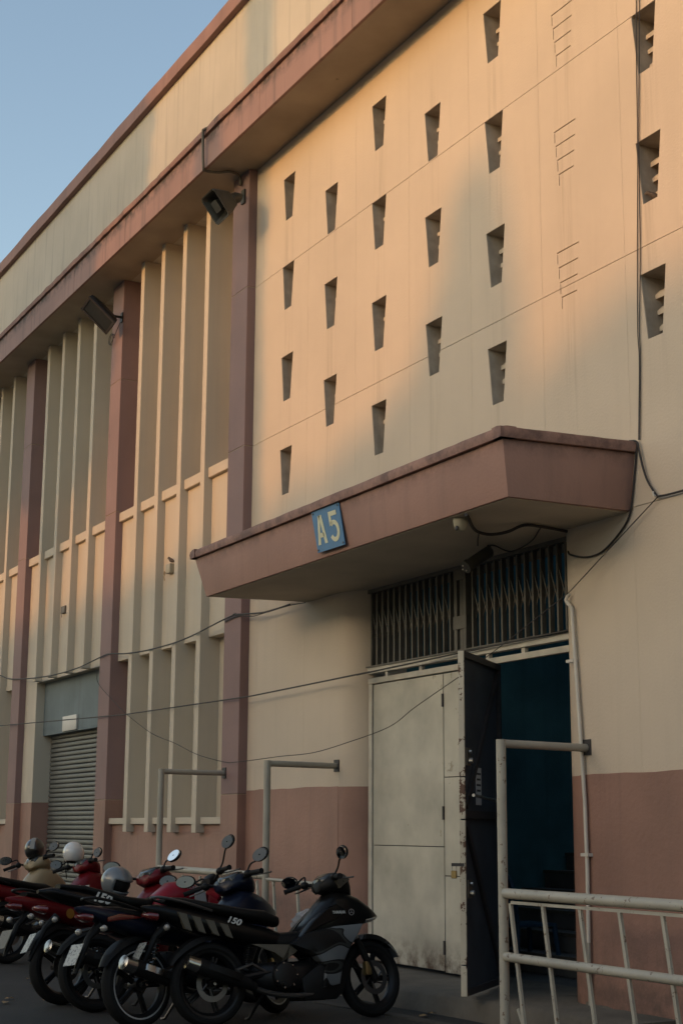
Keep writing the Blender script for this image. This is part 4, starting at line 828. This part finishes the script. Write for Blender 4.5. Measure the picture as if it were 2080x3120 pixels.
    for s in (-1, 1): MB().tube([(.46, .085*s, .36), (.2, .09*s, .32), (-.03, .09*s, .295)], [.03, .024, .02], 8).build('swing_arm', 'alloy_black', t)
    MB().tube([ra+V((0, -.12, 0)), ra+V((0, .12, 0))], .012, 8).build('axle', 'chrome', t)
    for s in ((-1, 1) if twin else (-1,)):
        a = V((.03, -.125 if s < 0 else .125, .36)) if twin else V((.30, -.02, .40)); b = V((.13, a.y, .68)) if twin else V((.34, -.02, .62)); d = (b-a); sh_ = MB().tube([a, b], .011, 8).build('shock', 'alloy_grey', t)
        q = d.normalized().orthogonal().normalized(); q2 = d.normalized().cross(q); N_ = 84
        MB().tube([a+d*(.12+.72*i/N_)+(q*math.cos(i*.75)+q2*math.sin(i*.75))*.027 for i in range(N_+1)], .0055, 6).build('spring', 'chrome' if twin else 'trim_black', sh_)
    # footrests, stand, grab rail, rear lamps, plate
    for s in (-1, 1):
        MB().tube([(.52, .12*s, .27), (.50, .25*s, .27)], .014, 8).build('foot_peg', 'rubber', t); MB().tube([(.18, .11*s, .38), (.15, .20*s, .36)], .013, 8).build('passenger_peg', 'alloy_grey', t)
        MB().tube([(.42, .10*s, .36), (.30, .115*s, .42), (.17, .115*s, .38)], .012, 6).build('peg_hanger', 'alloy_grey', t)
        MB().tube([(-.34, .05*s, .70), (-.37, .12*s, .69)], .007, 6).build('lamp_stalk', 'trim_black', t); MB().ell(V((-.375, .15*s, .69)), (.022, .035, .024)).build('indicator', 'lens_clear', t)
        MB().tube(smooth_path([(.0, .11*s, .80), (-.2, .115*s, .86), (-.38, .08*s, .905), (-.42, 0, .91)], 4), .011, 8).build('grab_rail', 'alloy_grey' if kind == 'sport' else 'trim_black', t)
    MB().tube([(.52, .11, .25), (.44, .25, .05), (.43, .28, .046)], [.014, .012, .016], 8).build('side_stand', 'alloy_grey', t)
    MB().loft([(-.50, .79, .02, .012), (-.46, .785, .05, .026), (-.40, .775, .07, .032)]).build('tail_lamp', 'lens_red', t, smooth=60)
    MB().tube([(-.30, 0, .72), (-.40, 0, .64), (-.50, 0, .46), (-.53, 0, .40)], [.04, .026, .02, .016], 8).build('plate_holder', 'trim_black', t)
    dpl = V((-.50, 0, -.86)).normalized(); nn = V((-.86, 0, .50)).normalized(); pc = V((-.535, 0, .53))
    pl_ = MB().obox(pc, (V((0, 1, 0)), dpl, nn), (.07, .08, .002)).build('number_plate', plate, t)
    return t
def R0(x, y, z=0): p = onZ(x, y, 0); return V((p.x, p.y, 0))
SCL = 1.04
b1 = bike('black sport motorcycle with grey camouflage panels and 150 lettering, nearest of the row', V((-10.96, -2.53, 0)), 91.5, 8, 'sport', 'paint_black', 9, scale=SCL, front_panel='camo', tail='paint_black', mirror_up=(.02, -.09), mirror_pitch=(-20, -10), wb=1.35, muffler_tip='chrome')
b2 = bike('dark navy motorcycle with a white rim stripe and chrome springs, second in the row', V((-11.14, -3.02, 0)), 107, 8, 'under', 'paint_navy', 20, scale=SCL, stripe=True, twin=True, disc_rear=False, seat_up=-.06, mirror_up=(-.03, -.06))
b3 = bike('red naked motorcycle with a grey tank stripe and round red tank', V((-12.23, -2.98, 0)), 92, 8, 'naked', 'paint_red', 26, scale=SCL, mirror_up=(.06, -.06), mirror_pitch=(-6, -10), wb=1.33)
b4 = bike('red motorcycle with a sky reflecting mirror and an orange sticker on its tail', V((-12.85, -3.05, 0)), 107, 8, 'under', 'paint_maroon', 14, scale=SCL, plate='plate_grey', seat_up=-.02, mirror_up=(-.06, .0), mirror_pitch=(22, -5))
b5 = bike('dark red motorcycle carrying a white helmet on its handlebar', V((-16.9, -2.37, 0)), 103, 8, 'under', 'paint_maroon', 10, scale=SCL, disc_rear=True, mirror_up=(-.08, -.08))
b6 = bike('beige scooter with a black helmet, farthest of the row', V((-18.25, -2.45, 0)), 110, 7, 'scooter', 'paint_beige', 20, scale=SCL, disc_rear=False, mirror_up=(-.05, -.05))
for s_ in (-1, 1):
    MB().panel([(.70, .30), (.86, .40), (1.05, .47), (1.10, .38), (1.04, .19), (.98, .145), (.72, .15)], .05*s_, .135*s_, .015).build('lower_cowl', 'trim_black', b1, smooth=40)
    MB().panel([(.70, .60), (.80, .705), (.92, .80), (1.02, .83), (1.10, .78), (1.02, .72), (.86, .665)], .09*s_, .158*s_, .015).build('fairing_inlay', 'paint_black', b1, smooth=40)
MB().box(1.005, 1.03, -.10, .10, .24, .44).build('radiator', 'alloy_black', b1)
# lettering and stickers
def decal(par, txt, size, loc, m, bold=.0, sx=1., rot=0., shear=0, y=-1):
    me = text_mesh(txt, size, .0008, m, bold, sx, shear); o = bpy.data.objects.new('lettering', me); COL.objects.link(o); o.parent = par; o.location = loc; o.rotation_euler = (R(90), R(-rot), 0); return o
decal(b1, '150', .062, (.16, -.1305, .725), 'decal_white', .002, 1.25, -16, .25)
decal(b1, 'YAMAHA', .030, (1.02, -.1720, .765), 'decal_white', .0006, .9, 0)
lg = MB().lathe([(.024, 0), (.024, -.002), (.020, -.002), (.020, 0)], V((1.13, -.1665, .765)), (0, 1, 0), 20, False, True)
for i in range(3): a = math.pi/2+i*2*math.pi/3; lg.tube([V((1.13, -.1675, .765)), V((1.13+.02*math.cos(a), -.1675, .765+.02*math.sin(a)))], .0022, 4)
lg.build('round_logo', 'decal_grey', b1)
for i in range(4): MB().panel([(-.27+.105*i, .80-.028*i), (-.20+.105*i, .785-.028*i), (-.16+.105*i, .66-.02*i), (-.215+.105*i, .68-.02*i)], -.08-.014*i, -.112-.006*i, .006).build('tail_graphic', 'decal_khaki', b1)
MB().panel([(.30, .56), (.62, .545), (.68, .50), (.52, .40), (.50, .34), (.56, .345), (.60, .42), (.48, .50)], -.09, -.125, .01).build('side_graphic', 'decal_khaki', b1)
decal(b3, '150', .10, (.02, -.1195, .845), 'decal_white', .004, 1.0, -14, .25); decal(b3, 'HONDA', .028, (.80, -.1535, .915), 'decal_grey', .0006, 1.2, 2)
MB().lathe([(.0, 0), (.028, -.0005), (.040, 0)], V((.02, -.1255, .70)), (0, 1, 0), 18).build('round_sticker', 'sticker_orange', b4)
MB().loft([(-.30, .752, .004, .016, -.10), (-.20, .765, .008, .022, -.112), (-.10, .76, .006, .014, -.124), (-.03, .752, .002, .004, -.13)]).build('side_lamp', 'lens_red', b2, smooth=60)
# ---- helmets
def helmet(label, loc, rz, tilt, shell_m, style, roll=0):
    t = thing('helmet', label, 'helmet', loc, 'helmets left on the motorcycles', local=True); t.rotation_euler = (R(roll), R(tilt), R(rz)); n, m = 30, 20; vs = []; fs = []
    for i in range(m+1):
        ph = R(-52+142*i/m); 
        for k in range(n):
            th = 2*math.pi*k/n; rr = math.cos(ph); vs.append(V((.142*rr*math.cos(th)*(1.04 if math.cos(th) < 0 else 1), .122*rr*math.sin(th), .135*math.sin(ph))))
    for i in range(m):
        for k in range(n):
            c = sum((vs[j] for j in (i*n+k, i*n+(k+1) % n, (i+1)*n+(k+1) % n, (i+1)*n+k)), V((0, 0, 0)))/4
            if style == 'full' and c.x > .04 and -.055 < c.z < .05: continue
            if style == 'open' and c.x > .045 and c.z < .045: continue
            fs.append((i*n+k, i*n+(k+1) % n, (i+1)*n+(k+1) % n, (i+1)*n+k))
    b = MB(); b.add([p+V((0, 0, .11)) for p in vs], fs); o = b.build('shell', shell_m, t, smooth=60); md = o.modifiers.new('thick', 'SOLIDIFY'); md.thickness = .006
    MB().ell(V((-.005, 0, .11)), (.125, .106, .118)).build('liner', 'trim_black', t)
    if style == 'open':
        rs = []
        z0, z1 = (.075, .168) if style == 'full' else (.07, .158)
        for k in range(13):
            a = R(-62+124*k/12); rs.append([V((.146*math.cos(a), .128*math.sin(a), z0)), V((.147*math.cos(a), .129*math.sin(a), (z0+z1)/2)), V((.138*math.cos(a), .122*math.sin(a), z1)), V((.132*math.cos(a), .117*math.sin(a), z1)), V((.141*math.cos(a), .123*math.sin(a), (z0+z1)/2)), V((.140*math.cos(a), .122*math.sin(a), z0))])
        MB().rings(rs).build('visor', 'glass_dark', t, smooth=60)
    return t
mat('helmet_white', (.62, .60, .57), .25, var=.05, coat=.7); mat('helmet_black', (.012, .012, .012), .3, coat=.6); mat('helmet_grey', (.13, .14, .145), .3, coat=.6); mat('helmet_band', (.24, .235, .21), .35)
def at(px, py, Y): return onY(px, py, Y)
h1 = helmet('white open face helmet hanging on a handlebar before the roller shutter', at(222, 2629, -1.5), 150, 12, 'helmet_white', 'open')
MB().tube(smooth_path([(.02, .10, .04), (.05, .09, -.06), (.04, .07, -.13), (.06, .07, -.17)]), .006, 6).build('chin_strap', 'trim_black', h1)
h2 = helmet('black helmet with a silver stripe set on the beige scooter', at(105, 2616, -1.55), 150, 4, 'helmet_black', 'full')
rs = []
for i in range(15):
    a = R(-35+250*i/14); c = V((-.001+.1475*math.cos(a)*(1.04 if math.cos(a) < 0 else 1), 0, .11+.1405*math.sin(a))); rs.append([c+V((0, -.028, -.003)), c+V((0, .028, -.003)), c+V((0, .028, .001)), c+V((0, -.028, .001))])
MB().rings([r for r in rs if r[0].z > .09]).build('stripe', 'helmet_band', h2)
h3 = helmet('dark grey full face helmet resting on a motorcycle seat', onZ(346, 2726, .885), 40, 18, 'helmet_grey', 'full')
# cloth and bag
p = at(250, 2718, -2.0); b = MB(); n = 7; rr = random.Random(2); vs = []
for i in range(n):
    for j in range(n):
        u = i/(n-1)-.5; v = j/(n-1); vs.append(p+CR*(u*.15*(1-.3*v)+.04*v)+CU*(.07-.17*v)-CF*(.02*math.sin(u*9+v*4)+.012*rr.random()))
b.add(vs, [(i*n+j, (i+1)*n+j, (i+1)*n+j+1, i*n+j+1) for i in range(n-1) for j in range(n-1)])
o = b.build('white_cloth', 'white_plate', smooth=80); o.modifiers.new('thick', 'SOLIDIFY').thickness = .004; tag(o, 'crumpled white cloth draped over a black motorcycle rail', 'cloth')
mat('bag_film', (.55, .58, .60), .25, var=.1, alpha=.42); mat('bag_blue', (.12, .20, .34), .5, var=.2)
p = at(925, 2800, -1.55); b = MB(); vs = []; n = 14; m = 8; rr = random.Random(6)
for i in range(m):
    f = i/(m-1); r = .085*math.sin(math.pi*(.12+.80*f))**.8
    for k in range(n): a = 2*math.pi*k/n; q = r*(1+.35*rr.uniform(-1, 1)); vs.append(p+CR*(q*math.cos(a)+.10*(f-.5))-CF*(q*.7*math.sin(a))+CU*(.17*(f-.5)))
b.add(vs, [(i*n+k, i*n+(k+1) % n, (i+1)*n+(k+1) % n, (i+1)*n+k) for i in range(m-1) for k in range(n)])
tag(b.build('plastic_bag', 'bag_film', smooth=25), 'clear crumpled plastic bag stuffed before the black motorcycle seat', 'bag')
p = at(1022, 2722, -1.2); tag(MB().loft([(-.06, 0, .02, .03), (-.02, .01, .045, .06), (.04, 0, .05, .05), (.08, -.02, .02, .03)], 10).xf(Matrix.Translation(p)).build('blue_bag', 'bag_blue', smooth=40), 'light blue bag hung on the front of the black motorcycle', 'bag')
